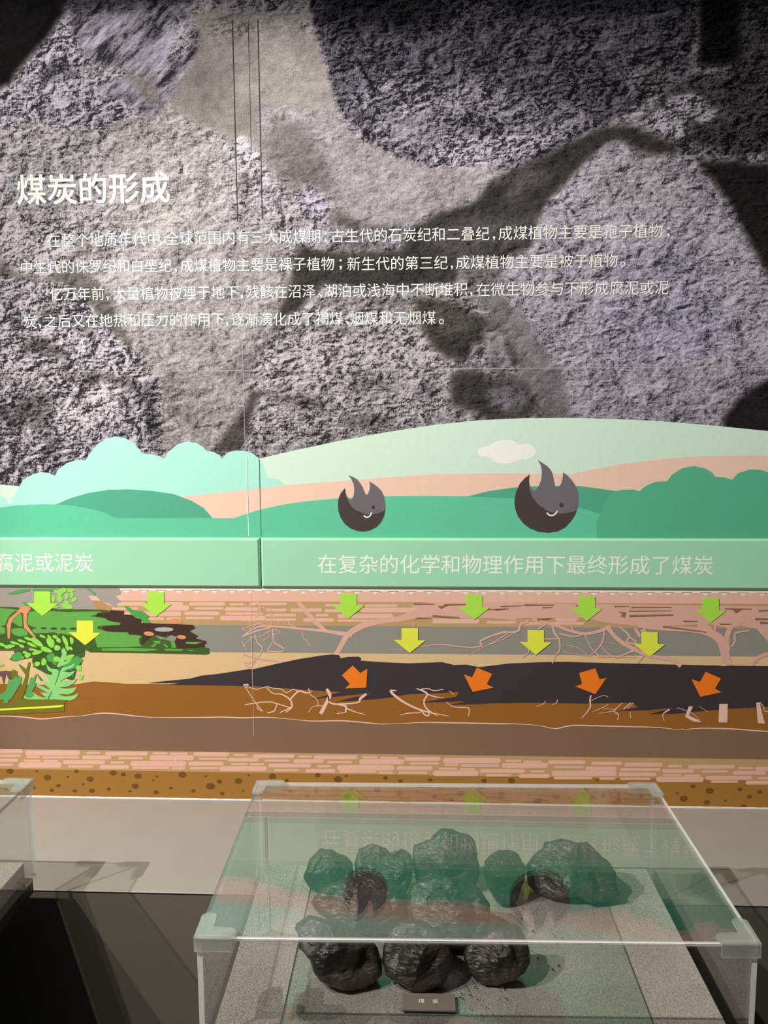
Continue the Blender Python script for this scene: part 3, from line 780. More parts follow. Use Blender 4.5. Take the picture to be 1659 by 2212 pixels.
FIG1 = ([(375,450),(300,540),(260,640),(248,760),(260,870),(300,980),(370,1090),(470,1170),(590,1215),(700,1230),(820,1210),(940,1150),(1030,1050),(1080,940),(1100,830),(1100,740),(1080,610),(1030,500),(950,420),(880,370),(805,328),(825,400),(815,480),(790,545),(755,575),(735,540),(690,430),(640,350),(590,290),(520,250),(435,220),(490,290),(530,380),(543,470),(535,570),(510,630),(480,655),(440,635),(400,580),(380,510)],
        [(375,450),(385,520),(400,610),(440,700),(500,790),(580,850),(660,885),(760,915),(860,920),(960,905),(1040,870),(1100,825)],
        [(885,795,30,36),(640,900,28,30)], [(720,945),(745,965),(770,971),(800,963),(830,938),(847,895)], 24)
FIG2 = ([(445,455),(360,520),(270,620),(210,750),(180,880),(175,980),(195,1100),(240,1210),(330,1330),(450,1420),(600,1480),(780,1500),(950,1475),(1090,1400),(1200,1280),(1270,1160),(1310,1050),(1325,900),(1310,760),(1260,640),(1180,530),(1110,460),(1042,415),(1045,470),(1030,550),(1005,630),(970,675),(905,695),(890,600),(860,460),(830,380),(770,310),(680,250),(590,192),(640,280),(662,370),(665,460),(650,560),(610,660),(570,725),(535,742),(490,720),(450,650),(435,560)],
        [(445,455),(430,600),(445,720),(500,860),(580,970),(650,1035),(700,1065),(800,1120),(900,1145),(1020,1155),(1150,1140),(1240,1115),(1290,1095)],
        [(1018,1002,37,43),(670,1070,35,36)], [(760,1145),(790,1175),(830,1189),(870,1183),(910,1158),(938,1115)], 26)
coal_figure('f', FIG1, 700, 1000, 0.12055)
coal_figure('f', FIG2, 1090, 970, 0.12055)
f = Flat(0.0050)
xa, za = W(533, 985); xb, zb = W(538, 1158)
f.rect(xa - .0007, xa + .0007, zb, za)
under(f.build('pale_joint', ink(232, 252, 240), None), land)
f = Flat(0.0050)
xa, za = W(560, 992); xb, zb = W(562, 1158)
f.rect(xa - .0006, xa + .0006, zb, za)
under(f.build('panel_joint', ink(70, 130, 104), None), land)

# ------------------------------------------------------------------ caption boards
def caption(px0, px1, label, runs):
    x0, x1 = W(px0, 1214)[0] if px0 > -200 else -1.55, (W(px1, 1214)[0] if px1 < 1700 else 1.45)
    z1, z0 = W(560, 1161.5)[1], W(560, 1267.8)[1]
    root = empty('caption_board', ((x0 + x1) / 2, 0, z0), label, 'caption board', 'mint caption boards on the wall')
    bm = bmesh.new()
    add_box(bm, x0, x1, -0.0085, -0.001, z0, z1)
    front = [e for e in bm.edges if all(abs(v.co.y + 0.0085) < 1e-5 for v in e.verts)]
    bmesh.ops.bevel(bm, geom=front, offset=0.0045, segments=1, affect='EDGES')
    o = under(finish(bm, 'board', M_MINT), root)
    text_obj('caption_text', runs, 0.0087, root, M_CREAM, 0.0)
M_MINT = plain('mint_board', rgb(168, 226, 188), 0.22, 0.45, 0.03)
M_CREAM = ink(250, 254, 242)
caption(-400, 563, 'mint green caption board on the left ending in a peat caption', [('腐泥或泥炭', (-6, 1213), (204, 1214))])
caption(565.5, 2000, 'mint green caption board on the right with a long white caption', [('在复杂的化学和物理作用下最终形成了煤炭', (688, 1216), (1538, 1220))])

# ------------------------------------------------------------------ strata picture
st = empty('strata_mural', (0, 0, ZL), 'painted cross section of earth layers with arrows, roots and a black coal seam', 'mural')
S1 = lambda pts: tr(pts, 0, 1250, .33755)
S2 = lambda pts: tr(pts, 500, 1250, .36166)
S3 = lambda pts: tr(pts, 1059, 1250, .36166)
P1 = lambda pts: tr(pts, 0, 1250, .14467)
P2 = lambda pts: tr(pts, 0, 1400, .14467)
P3 = lambda pts: tr(pts, 220, 1250, .15672)
def sl(name, pts, col, off, sm=False): return layer(name, pts, col, off, st, sm)
def band(name, top, bot, col, off):
    f = Flat(off)
    f.rect(-1.65, 1.45, bot, top)
    return under(f.build(name, ink(*col), None), st)
def zz(px, py): return W(px, py)[1]
PINK = (236, 188, 168); TAN = (196, 160, 112); GREY = (148, 147, 137); SAND = (226, 194, 146); BROWN = (158, 104, 46)
UMBER = (136, 108, 88); COALINK = (66, 59, 62); SPOT = (166, 120, 56); SPOTD = (116, 82, 34); DG = (70, 100, 42); MG = (104, 172, 78); LG = (146, 222, 84)
band('umber_layer', zz(600, 1500), zz(500, 1624.5), UMBER, 0.0010)
band('brick_ground', zz(500, 1624.5), zz(500, 1668), TAN, 0.0010)
band('pebble_ground', zz(500, 1668), ZL, SPOT, 0.0010)
band('pink_band', zz(700, 1271), zz(600, 1299), PINK, 0.0010)
f = Flat(0.0013)
zt, zb_ = zz(700, 1268), zz(700, 1277.2)
f.rect(-1.65, 1.45, zb_, zt)
x = W(578, 1278)[0] - 30 * .0408; d = .0408
while x < 1.3:
    vs = [f.bm.verts.new((x + a, -f.off, zb_ + b)) for a, b in ((-.013, .001), (-.006, -.0018), (0, -.0062), (.006, -.0018), (.013, .001))]
    f.bm.faces.new(vs)
    x += d
under(f.build('scallop_edge', ink(250, 236, 220), None), st)
band('bar_ground', zz(600, 1299), zz(600, 1351), TAN, 0.0010)
band('grey_layer', zz(600, 1351), zz(600, 1410), GREY, 0.0010)
band('sand_layer', zz(600, 1410), zz(600, 1500), SAND, 0.0010)
wave = S1([(-300,880),(0,878),(150,885),(270,897),(400,885),(520,878),(600,865),(680,860),(780,868),(880,880),(1000,887),(1300,887),(1420,885),(1550,890)]) + S2([(200,827),(350,838),(480,850),(650,848),(780,857),(880,867),(1000,865),(1150,858),(1300,860),(1600,866)]) + S3([(130,866),(280,875),(390,895),(490,876),(700,880),(1000,888),(1130,902),(1250,893),(1450,897),(1659,912),(1900,915)])
wave = smooth_pts(wave, False, 3)
btop = S1([(-300,672),(0,672),(300,680),(480,676),(600,657),(690,662),(800,672),(1000,672),(1100,674)]) + [(500, 1478), (700, 1480), (1100, 1480), (1900, 1500)]
sl('brown_layer', btop + wave[::-1], BROWN, 0.0014)
f = Flat(0.0018)
f.stroke(wave, [1.0 + 1.6 * abs(math.sin(i * .21)) for i in range(len(wave))], False)
under(f.build('pale_outline', ink(240, 206, 182), None), st)
lens = (S1([(945,668),(1050,655),(1210,640),(1290,620),(1400,608),(1600,577)]) +
        S2([(130,540),(260,510),(400,480),(540,458),(600,452),(640,456),(650,465),(645,475),(700,466),(760,465),(776,475),(770,488),(880,497),(1060,505),(1240,498),(1260,498),(1330,515),(1400,512),(1480,528),(1640,508)]) +
        S3([(130,505),(300,498),(450,496),(700,503),(1000,510),(1300,517),(1659,522),(1900,524),(1900,760),(1659,765),(1400,778),(1200,797),(1100,807),(950,808),(1100,770),(940,785),(750,790),(880,768),(850,740),(550,745),(300,740),(10,743)]) +
        S2([(1500,748),(1300,752),(1410,730),(1300,735),(1120,740),(1340,705),(1360,675),(1250,682),(1050,690),(940,710),(850,720),(620,735),(850,680),(470,720),(660,675),(540,670),(400,660),(200,645),(0,638)]) +
        S1([(1150,680),(1050,676),(1160,668)]))
sl('coal_seam', lens, COALINK, 0.0022)

# stone bars
B2 = {1: [(-300,-60,1098,22),(-50,145,1103,22),(162,512,1113,30),(555,640,1113,11),(675,945,1118,22),(980,1072,1117,11),(1090,1200,1119,11),(1240,1465,1122,22),
          (-60,135,1132,12),(172,257,1140,11),(275,503,1142,11),(527,712,1142,22),(760,915,1147,11),(960,1240,1145,30),(1275,1455,1151,11),
          (-60,117,1161,20),(155,263,1164,11),(280,372,1166,11),(405,673,1173,22),(708,795,1175,11),(838,1192,1183,32),(1207,1430,1182,22),
          (-60,85,1190,12),(120,395,1191,32),(440,593,1200,11),(640,825,1203,22),(850,1082,1210,11),(1100,1187,1212,11),(1218,1398,1211,11)],
      2: [(14,95,1052,10),(130,375,1059,20),(400,480,1061,10),(495,750,1065,20),(785,872,1067,10),(890,995,1070,10),(1035,1248,1075,20),(1265,1608,1085,28),
          (-20,162,1080,18),(200,345,1085,10),(372,550,1088,20),(573,718,1094,10),(765,1030,1092,28),(1065,1237,1102,10),(1272,1355,1111,10),(1372,1598,1114,10),
          (0,95,1106,10),(110,197,1107,10),(222,475,1115,20),(513,592,1119,10),(633,972,1128,30),(988,1200,1130,20),(1240,1348,1134,10),(1363,1453,1137,10),
          (-70,212,1133,26),(255,400,1142,10),(443,620,1146,20),(645,865,1152,10),(883,965,1157,10),(998,1170,1157,10),(1205,1475,1161,28)],
      3: [(92,185,1087,10),(198,308,1092,10),(347,567,1095,20),(604,787,1102,18),(803,1027,1109,20),(1060,1145,1118,10),(1183,1457,1122,20),(1483,1570,1130,10),(1585,1800,1134,20),
          (70,345,1114,28),(380,556,1124,10),(570,755,1132,20),(777,1014,1139,14),(1028,1217,1147,18),(1265,1420,1150,10),(1452,1645,1158,20),
          (-60,207,1147,20),(242,325,1150,10),(368,755,1161,30),(768,990,1167,20),(1030,1142,1171,10),(1158,1253,1175,10),(1288,1562,1188,20),(1600,1800,1190,10),
          (-25,125,1172,12),(172,355,1176,20),(380,607,1189,12),(652,745,1192,10),(777,955,1193,10),(993,1273,1197,28),(1320,1478,1210,10),(1527,1800,1216,20)]}
ORI = {1: (0, .33755), 2: (500, .36166), 3: (1059, .36166)}
f = Flat(0.0014); g = Flat(0.0012)
for k, L in B2.items():
    ox, s = ORI[k]
    for (a, b, yc, h) in L:
        g.bar(ox + a * s - .9, ox + b * s + .9, 1250 + yc * s + .5, h * s + 1.8)
        f.bar(ox + a * s, ox + b * s, 1250 + yc * s, h * s)
under(g.build('bar_outlines', ink(226, 180, 150), None), st)
under(f.build('stone_bars', ink(*PINK), None), st)
B1 = {1: [(635,930,160,20),(1000,1170,160,18),(1210,1440,160,20),(1470,1560,163,12),(720,880,190,11),(950,1210,186,30),(1245,1430,189,12),(1440,1650,194,22),
          (800,1160,224,26),(1180,1405,221,20),(1445,1610,222,12),(870,1050,255,12),(1070,1160,255,12),(1190,1370,251,12),(1410,1700,251,28)],
      2: [(110,330,150,14),(-10,140,182,14),(210,330,186,14),(355,540,186,16),(505,580,217,12),(205,385,217,14),(-10,75,210,10),(90,185,208,10),(430,612,245,18),(205,385,243,12),
          (560,780,158,10),(635,965,222,24),(635,1000,249,11),(560,730,190,16),(800,990,160,12),(770,1200,186,26),(1200,1480,252,26),(1200,1360,222,12),(1525,1700,259,12)],
      3: [(0,135,260,12),(390,520,240,26),(180,560,266,14)]}
f = Flat(0.0014); g = Flat(0.0012)
for k, L in B1.items():
    ox, s = ORI[k]
    for (a, b, yc, h) in L:
        g.bar(ox + a * s - .9, ox + b * s + .9, 1250 + yc * s + .5, h * s + 1.8)
        f.bar(ox + a * s, ox + b * s, 1250 + yc * s, h * s)
under(g.build('bar_outlines', ink(226, 180, 150), None), st)
under(f.build('stone_bars', ink(*PINK), None), st)

# pebbles
SP = {1: [(-120,1260,22),(65,1232,22),(305,1273,24),(237,1232,9),(490,1232,15),(434,1268,9),(577,1282,23),(375,1324,15),(332,1354,15),(533,1316,9),(480,1358,15),(590,1357,18),(697,1345,14),(724,1242,23),(790,1253,17),(884,1263,23),(866,1327,23),(832,1360,10),(1005,1266,10),(980,1291,9),(1094,1340,12),(998,1366,18),(1168,1254,26),(1317,1263,9),(1405,1298,17),(1348,1328,29),(1238,1358,15),(1423,1375,15),(1526,1294,24),(1592,1258,9),(1557,1357,9),(215,1338,15),(40,1350,15),(110,1300,10),(20,1290,12)],
      2: [(245,1180,22),(515,1173,18),(637,1198,26),(685,1178,9),(920,1190,14),(1187,1203,14),(1510,1207,16),(330,1205,14),(1010,1208,14),(130,1290,14),(350,1270,14),(452,1298,14),(508,1270,14),(715,1257,14),(872,1259,22),(1005,1280,17),(1107,1267,8),(1213,1304,16),(1243,1245,15),(1313,1318,15),(1370,1283,24),(1487,1245,22),(693,1300,22)],
      3: [(127,1205,22),(455,1250,18),(392,1300,22),(68,1287,17),(285,1328,24),(190,1258,8),(235,1292,8),(575,1250,22),(675,1292,17),(610,1310,17),(743,1262,9),(770,1318,14),(1118,1281,9),(1210,1240,15),(1310,1266,24),(1155,1314,24),(1294,1336,18),(1403,1325,9),(1490,1257,15),(1547,1302,15),(1609,1273,15),(1513,1362,18),(1700,1330,20),(640,1205,10),(900,1300,16)]}
for k, L in SP.items():
    ox, s = ORI[k]
    for (a, b, r) in L:
        f = Flat(0.0014); f.ell(ox + a * s, 1250 + b * s, r * s, r * .74 * s)
        under(f.build('pebble', ink(*SPOTD), None), st)

# pale trees and roots
f = Flat(0.0020, 64)
def st2(pts, w): f.stroke(S2(pts), [q * .36166 for q in (w if isinstance(w, (list, tuple)) else [w])] * (1 if isinstance(w, (list, tuple)) else len(pts)))
def st3(pts, w): f.stroke(S3(pts), [q * .36166 for q in (w if isinstance(w, (list, tuple)) else [w])] * (1 if isinstance(w, (list, tuple)) else len(pts)))
st2([(560,470),(625,447),(660,390),(700,330),(790,278),(900,252),(1000,240),(1100,210),(1200,170)], [6,26,30,34,36,32,34,50,70])
st2([(720,335),(640,325),(560,312),(430,300),(250,285),(150,290),(65,345)], [30,24,18,15,11,9,8])
st2([(570,318),(510,265),(450,200),(400,138)], [20,24,26,24])
f.poly(S2([(1080,225),(1110,180),(1060,160),(1180,140),(1600,140),(1700,140),(1700,250),(1540,235),(1420,235),(1300,235),(1200,240)]))
f.poly(S3([(-20,140),(560,150),(900,155),(1659,165),(1900,165),(1900,420),(1659,375),(1590,300),(1500,280),(1440,300),(1300,270),(1020,285),(860,280),(700,265),(560,235),(250,235),(-20,235)]))
st2([(65,258),(130,255),(230,290)], 5); st2([(65,300),(150,270),(235,250)], 5); st2([(65,345),(140,315),(235,290)], 10)
st2([(140,330),(155,380),(185,410),(175,440)], 6); st2([(245,300),(250,350),(255,380),(310,415),(295,435),(215,432)], [9,8,7,8,6,5]); st2([(215,430),(245,380)], 6)
st2([(185,370),(225,345),(215,310)], 4); st2([(65,375),(90,430)], 5); st2([(70,405),(100,375),(120,345)], 5); st2([(425,310),(430,350),(450,370),(475,405)], 4)
st2([(340,250),(350,275),(390,290)], 6); st2([(235,180),(240,290)], 6); st2([(160,130),(170,190),(140,230)], 11); st2([(65,255),(68,305),(110,300),(160,265)], 5)
st2([(180,170),(225,190),(270,250),(330,260)], 5); st2([(250,300),(295,320),(240,335)], 5); st2([(110,350),(170,345),(235,310)], 5); st2([(60,140),(110,170),(160,150)], 5)
st2([(930,425),(1060,420),(1130,405),(1250,392),(1350,405),(1440,410)], [2,3,4,7,7,7]); st2([(1440,410),(1495,400),(1490,370),(1610,320),(1660,318)], [7,10,12,9,8]); st2([(1420,455),(1520,400),(1590,365),(1660,318)], [3,5,6,7]); st2([(1075,255),(1090,275),(1086,300)], 5)
st3([(1410,520),(1405,470),(1395,420),(1370,360),(1300,320),(1200,303),(1000,295),(880,285)], [64,56,52,52,44,34,24,14])
st3([(1412,430),(1412,360),(1425,310),(1450,275),(1520,240)], [40,34,30,34,40]); st3([(1435,410),(1460,375),(1465,325),(1550,310)], [10,11,13,9])
st3([(1560,515),(1600,470),(1659,448),(1750,430)], [20,24,22,20]); st3([(1330,260),(1345,290),(1330,330)], [14,14,10]); st3([(1250,260),(1330,330)], [50,40])
st3([(700,290),(760,360),(840,410),(950,460),(1080,480),(1140,520)], [26,24,24,22,26,30])
st3([(720,285),(640,315),(560,328),(470,308),(400,282),(330,262),(250,240)], [24,20,17,17,16,17,22])
st3([(230,250),(180,275),(165,312),(80,322),(0,345)], [20,16,13,9,6]); st3([(160,315),(60,370),(-20,395)], 5)
st3([(370,280),(385,325),(410,360),(415,420),(390,460),(370,505)], [13,13,11,9,8,7]); st3([(310,360),(420,358)], 8)
st3([(680,300),(672,370),(640,420),(590,465)], [10,11,9,6]); st3([(560,330),(580,365),(600,410),(640,450),(660,470)], 6)
st3([(770,285),(830,340),(815,375),(860,390)], [9,12,11,9]); st3([(865,295),(895,345)], 18); st3([(890,430),(850,430),(750,475)], [16,13,6]); st3([(915,460),(880,505)], [10,5])
st3([(230,415),(225,445),(190,470)], 6); st3([(410,325),(500,345),(570,325)], [10,10,9]); st3([(285,300),(345,262)], 9); st3([(480,270),(495,310)], 10)
st3([(590,380),(700,385),(840,410)], 3); st3([(430,395),(520,410),(590,465)], 4); st3([(440,400),(455,440),(580,460)], 4); st3([(660,400),(690,435),(740,470)], 5); st3([(640,465),(740,465),(870,470)], 5); st3([(830,345),(870,380),(870,420)], 11); st3([(910,300),(925,330)], 30)
under(f.build('pale_trees', ink(226, 178, 160), None), st)
M_GAP = ink(150, 116, 76)
def gap(fn):
    g = Flat(0.0046); fn(g)
    under(g.build('tan_gap', M_GAP, None), st)
for pts, hh in (([(200,156),(380,156)], 9), ([(740,165),(830,165)], 7), ([(840,170),(1080,170)], 6), ([(825,192),(1080,190)], 6), ([(830,222),(1090,215)], 12), ([(1400,178),(1560,180)], 7), ([(1600,190),(1680,188)], 9), ([(1150,253),(1235,254)], 8), ([(1580,240),(1680,240)], 12), ([(1610,262),(1680,262)], 14), ([(280,245),(360,235)], 10), ([(510,160),(525,160)], 6), ([(30,185),(110,178)], 7), ([(60,165),(190,160)], 5), ([(310,172),(370,170)], 6), ([(1370,270),(1440,270)], 8), ([(1030,285),(1290,318)], 10)):
    gap(lambda g: g.stroke(S3(pts), [hh * .36, hh * .2]))
gap(lambda g: g.poly(S3([(760,195),(810,200),(800,232),(775,222),(790,212)]))); gap(lambda g: g.poly(S3([(1440,180),(1500,185),(1465,205)]))); gap(lambda g: g.poly(S3([(820,188),(870,165),(840,180)])))
for pts, hh in (([(1090,150),(1210,150)], 8), ([(1270,155),(1420,152)], 9), ([(1200,222),(1360,232)], 12), ([(1480,185),(1640,180)], 6), ([(1100,236),(1200,232)], 6)):
    gap(lambda g: g.stroke(S2(pts), [hh * .36, hh * .2]))
gap(lambda g: g.poly(S2([(1230,165),(1300,155),(1250,178)])))
def nroot():
    global f
    under(f.build('pale_root', ink(246, 204, 182), None), st)
    f = Flat(0.0026)
f = Flat(0.0026)
st2([(72,635),(100,632),(90,650)], [10,8,4]); st2([(80,640),(130,720),(190,795)], 4); st2([(80,752),(210,735),(270,745),(350,770)], 6); st2([(100,645),(150,660),(210,645),(250,655)], 4)
st2([(210,650),(250,685),(300,690),(350,722),(360,765),(322,800)], [5,6,7,9,10,5]); st2([(350,722),(400,672),(440,680),(465,680),(460,655)], [9,10,9,6,5]); st2([(360,765),(290,800)], [8,5]); st2([(272,750),(255,790),(215,800)], 7)
st2([(250,655),(300,660),(330,680),(370,660),(400,672)], 5); nroot(); st2([(480,665),(470,690),(510,720),(520,760)], 4); nroot(); st2([(568,658),(588,695),(565,745),(533,806)], [16,20,20,22])
nroot(); st2([(580,700),(592,742),(660,748),(755,738),(770,715),(805,688)], [6,9,9,9,16,14]); st2([(600,745),(660,755),(685,765),(680,800)], [8,9,14,7]); st2([(685,772),(740,795),(800,810)], [9,6,3]); st2([(630,805),(680,798)], 5); st2([(460,800),(490,762),(560,760)], 4); st2([(150,770),(180,790)], 5); st2([(150,745),(160,770)], 4)
nroot(); st2([(985,668),(950,670),(985,705),(1050,748),(1150,790),(1300,820)], [5,13,14,12,10,3]); st2([(1005,814),(1060,802),(1120,800),(1140,785)], [4,6,6,6]); st2([(1105,656),(1140,668),(1170,690),(1150,730),(1165,775),(1230,820)], [4,10,11,9,9,3]); st2([(1170,690),(1220,705),(1265,712)], [7,6,3]); st2([(1130,660),(1175,656),(1210,668),(1265,660)], 5); st2([(1130,785),(1160,815),(1180,815),(1175,790)], 8)
nroot(); st2([(1280,735),(1330,765),(1410,770),(1420,790),(1415,820)], [3,5,6,6,4]); st2([(1300,670),(1330,690)], 4)
nroot(); st3([(600,695),(595,730),(595,770),(545,835)], [8,9,8,4]); st3([(600,730),(650,705),(680,698),(702,705)], 3); nroot(); st3([(330,730),(315,748),(270,765)], [4,4,2]); nroot(); st3([(402,720),(395,740),(365,755)], [4,4,2])
nroot(); st3([(790,740),(740,790),(765,810),(760,842)], [4,6,6,4]); st3([(840,740),(795,780)], 6); st3([(855,740),(820,775)], 4); st3([(740,790),(640,805)], [4,2]); st3([(705,750),(670,770),(610,795)], [4,4,2]); st3([(675,775),(745,780)], 3); st3([(835,795),(838,832)], 4); nroot(); st3([(1040,850),(1030,810),(1070,780)], [3,6,10]); st3([(1115,770),(1200,800),(1250,845)], 3); st3([(1245,760),(1300,795)], 2)
f.poly(S3([(1185,762),(1210,762),(1186,815),(1268,857),(1215,853),(1163,825)])); nroot(); f.poly(S3([(1367,748),(1418,747),(1415,858),(1363,858)])); nroot(); f.poly(S3([(1587,740),(1610,738),(1622,800),(1640,865),(1598,862)]))
st3([(1610,738),(1635,770),(1640,790),(1700,800)], [5,5,4,4])
nroot()
f = Flat(0.0021)
st2([(70,450),(140,475),(250,492),(310,495)], [10,9,7,3]); st2([(75,500),(110,505),(150,480)], 8); st2([(85,520),(130,530)], 7); st2([(130,450),(150,480),(120,520)], 6); st2([(180,440),(160,470)], 5)
under(f.build('faint_roots', ink(212, 166, 146), None), st)

# fallen plants on the left
sl('grey_patch', [(-300, 1268), (258, 1270), (262, 1280), (260, 1284), (250, 1287), (263, 1301), (254, 1303), (253, 1313), (247, 1312), (236, 1304), (224, 1300), (215, 1318), (-300, 1318)], (166, 158, 150), 0.0017)
sl('pink_shard', P1([(1320,250),(1440,265),(1500,325),(1370,325)]), PINK, 0.0019)
sl('tan_shard', P1([(1370,325),(1500,325),(1560,360),(1659,410),(1659,470),(1450,465)]), (188, 146, 100), 0.0019)
sl('fallen_log', [(-200, 1306), (30, 1311), (44, 1313), (75, 1310), (130, 1316), (190, 1316), (225, 1317), (265, 1325), (278, 1335), (300, 1345), (320, 1360), (345, 1380), (400, 1390), (440, 1398), (452, 1400), (453, 1412), (445, 1414), (330, 1411), (195, 1409), (184, 1402), (183, 1418), (170, 1424), (178, 1430), (176, 1436), (168, 1440), (160, 1470), (100, 1455), (72, 1440), (75, 1420), (50, 1424), (30, 1428), (20, 1424), (33, 1415), (30, 1405), (0, 1405), (-200, 1405)], DG, 0.0024)
f = Flat(0.0027)
for p in ([(-300,455),(245,460),(200,500),(140,560),(100,630),(80,690),(20,705),(75,740),(75,800),(60,820),(-300,830)], [(280,540),(325,530),(335,700),(270,700),(190,640),(220,590)], [(185,750),(340,740),(420,830),(300,860),(190,820)],
          [(460,490),(700,480),(1000,495),(1480,490),(1480,525),(1360,560),(1580,590),(1790,640),(1790,665),(1540,680),(1450,740),(1600,790),(1659,880),(1200,870),(1080,850),(900,815),(870,850),(820,800),(540,815),(490,760),(550,730),(430,690),(415,600),(430,530)]):
    f.poly(P1(p), True)
for p in ([(0,720),(150,735),(400,740),(370,770),(500,775),(550,790),(510,830),(520,900),(560,930),(300,945),(-60,945),(-100,800)], [(0,960),(380,950),(700,965),(800,975),(600,1000),(0,990)], [(-40,540),(50,545),(120,585),(260,615),(250,635),(-40,650)],
          [(820,810),(860,780),(930,790),(910,805),(850,840)], [(700,855),(810,855),(805,895),(760,895),(720,945),(670,930),(740,890)], [(950,870),(1000,845),(1025,950),(970,950)], [(1155,870),(1390,870),(1300,900),(1160,895)], [(860,965),(1125,970),(1100,995),(880,990)], [(845,885),(920,930),(900,950),(860,920)], [(1175,970),(1290,990),(1230,1000)]):
    f.poly(P3(p))
under(f.build('log_bark', ink(*MG), None), st)
sl('black_bark', P3([(-60,470),(110,470),(120,430),(310,445),(300,490),(440,500),(450,530),(550,560),(540,610),(880,620),(1000,625),(1260,635),(1290,680),(1210,720),(1330,790),(1290,820),(1440,860),(1440,890),(1410,915),(1430,940),(1050,965),(1020,900),(1000,870),(1040,800),(950,770),(880,810),(720,770),(640,840),(570,900),(540,890),(560,790),(500,775),(380,770),(360,740),(150,730),(30,710),(0,680),(30,650),(250,640),(260,610),(100,580),(50,545),(-80,520)]), (72, 54, 46), 0.0030)
f = Flat(0.0032); f.ell(220 + 858 * .15672, 1250 + 698 * .15672, 130 * .15672, 31 * .15672)
under(f.build('pale_knot', ink(184, 182, 172), None), st)
f = Flat(0.0034)
for (a, b, rx, ry) in ((650, 757, 70, 30), (1100, 803, 62, 28)): f.ell(220 + a * .15672, 1250 + b * .15672, rx * .15672, ry * .15672, 6)
f.poly(P3([(915,620),(940,560),(1010,545),(1080,555),(1105,590),(1100,622)]))
f.poly(P1([(300,440),(330,415),(430,410),(465,445),(410,520),(400,640),(420,710),(540,870),(520,885),(360,730),(350,520),(320,500),(200,600),(165,690),(150,890),(120,900),(105,690),(140,590),(260,490)]))
f.poly(P1([(810,1105),(880,1100),(905,1135),(850,1160),(815,1150)]))
under(f.build('orange_vine', ink(228, 152, 108), None), st)
f = Flat(0.0035)
for (a, b, rx, ry) in ((655, 737, 45, 15), (805, 742, 50, 18), (950, 745, 45, 18), (1095, 745, 55, 18)): f.ell(a * .14467, 1250 + b * .14467, rx * .14467, ry * .14467)
f.poly(P1([(570,830),(650,810),(760,900),(800,860),(870,880),(900,820),(960,860),(1100,870),(1230,960),(1250,1080),(1120,1120),(900,1130),(700,1130),(500,1000),(560,900)]), True)
f.poly(P1([(500,1180),(700,1110),(1120,1130),(1150,1200),(1100,1300),(900,1330),(780,1300),(600,1310),(500,1270)]), True)
under(f.build('dark_foliage', ink(66, 92, 42), None), st)
f = Flat(0.0038)
LEAF = [(640,860,50,20,25),(742,868,38,18,35),(830,868,45,24,25),(440,900,80,20,20),(560,950,110,40,35),(760,950,55,80,-30),(880,920,40,30,50),(980,930,30,90,-25),(1075,920,28,55,-10),(330,930,70,18,15),(230,960,80,18,15),(150,1010,80,28,-10),(330,1005,45,22,20),(40,985,60,22,20),(480,985,80,22,25),(700,1060,90,35,20),(860,1030,50,40,0),(560,1100,80,28,-15),(420,1140,50,35,-20),(330,1175,30,22,0),(660,1240,40,55,10),(560,1270,45,35,-20),(1040,1170,80,35,-25),(860,1200,60,40,10),(1180,1330,40,40,0),(1060,1040,35,20,40),(500,1060,70,16,10),(1010,1030,25,45,-20),(900,210,40,60,20),(960,170,40,40,0),(1060,170,55,28,0),(1000,260,28,50,0),(1075,240,30,45,10),(1110,310,50,30,-25),(1000,350,40,24,20),(900,300,40,50,0),(1010,410,90,40,15),(800,300,30,55,0),(850,190,50,25,20),(840,420,45,16,-10),(380,1100,40,20,10),(1190,420,35,25,0)]
for (a, b, rx, ry, an) in LEAF[:-1]: f.ell(a * .14467, 1250 + b * .14467, rx * .14467, ry * .14467, an, 14, .25)
f.poly(P2([(1135,270),(1220,258),(1215,335),(1165,330)])); f.poly(P2([(1185,390),(1255,400),(1225,475),(1190,465)]))
under(f.build('light_leaves', ink(*LG), None), st)
f = Flat(0.0037)
for p in ([(110,220),(300,160),(450,150),(460,175),(300,215),(170,235)], [(490,150),(850,150),(800,190),(750,185),(510,230)], [(1290,150),(1350,150),(1435,220),(1420,240)], [(330,350),(420,350),(430,400),(380,400)]): f.poly(P1(p))
f.poly(P3([(305,380),(350,375),(440,430),(570,450),(655,510),(635,550),(685,610),(570,610),(550,560),(450,520),(400,480)]))
f.poly(P1([(790,1190),(860,1230),(840,1290),(780,1260)])); f.poly(P1([(960,1260),(1150,1150),(1250,1210),(1200,1260),(1150,1340),(1000,1382),(930,1350)], ))
f.poly(P1([(170,1160),(260,1090),(330,1120),(330,1190),(220,1230)], ), True); f.poly(P1([(700,1150),(800,1110),(820,1200),(740,1240)]), True)
under(f.build('green_leaves', ink(84, 166, 84), None), st)
f = Flat(0.0039)
f.stroke(P1([(-100,1055),(100,1060),(300,1050),(470,1025),(620,1030),(760,1045)]), [3.5, 3.5, 3.5, 3, 2.5, 1.5])
f.poly(P2([(-60,350),(90,335),(170,345),(170,470),(130,460),(95,370),(60,550),(30,420),(-60,400)]))
under(f.build('brown_twig', ink(112, 90, 82), None), st)
f = Flat(0.0040)
f.poly(P2([(280,250),(295,235),(395,310),(430,205),(460,205),(410,520),(330,770),(1000,770),(960,850),(970,945),(-200,1000),(-200,820),(0,820),(200,810),(290,690),(385,400),(330,320)]))
f.poly(P2([(170,330),(215,318),(260,340),(265,440),(200,470),(175,460)]))
under(f.build('olive_trunk', ink(120, 120, 40), None), st)
sl('yellow_blade', P2([(-200,910),(0,902),(950,848),(960,858),(900,880),(0,928),(-200,940)]), (252, 250, 74), 0.0043)
f = Flat(0.0044)
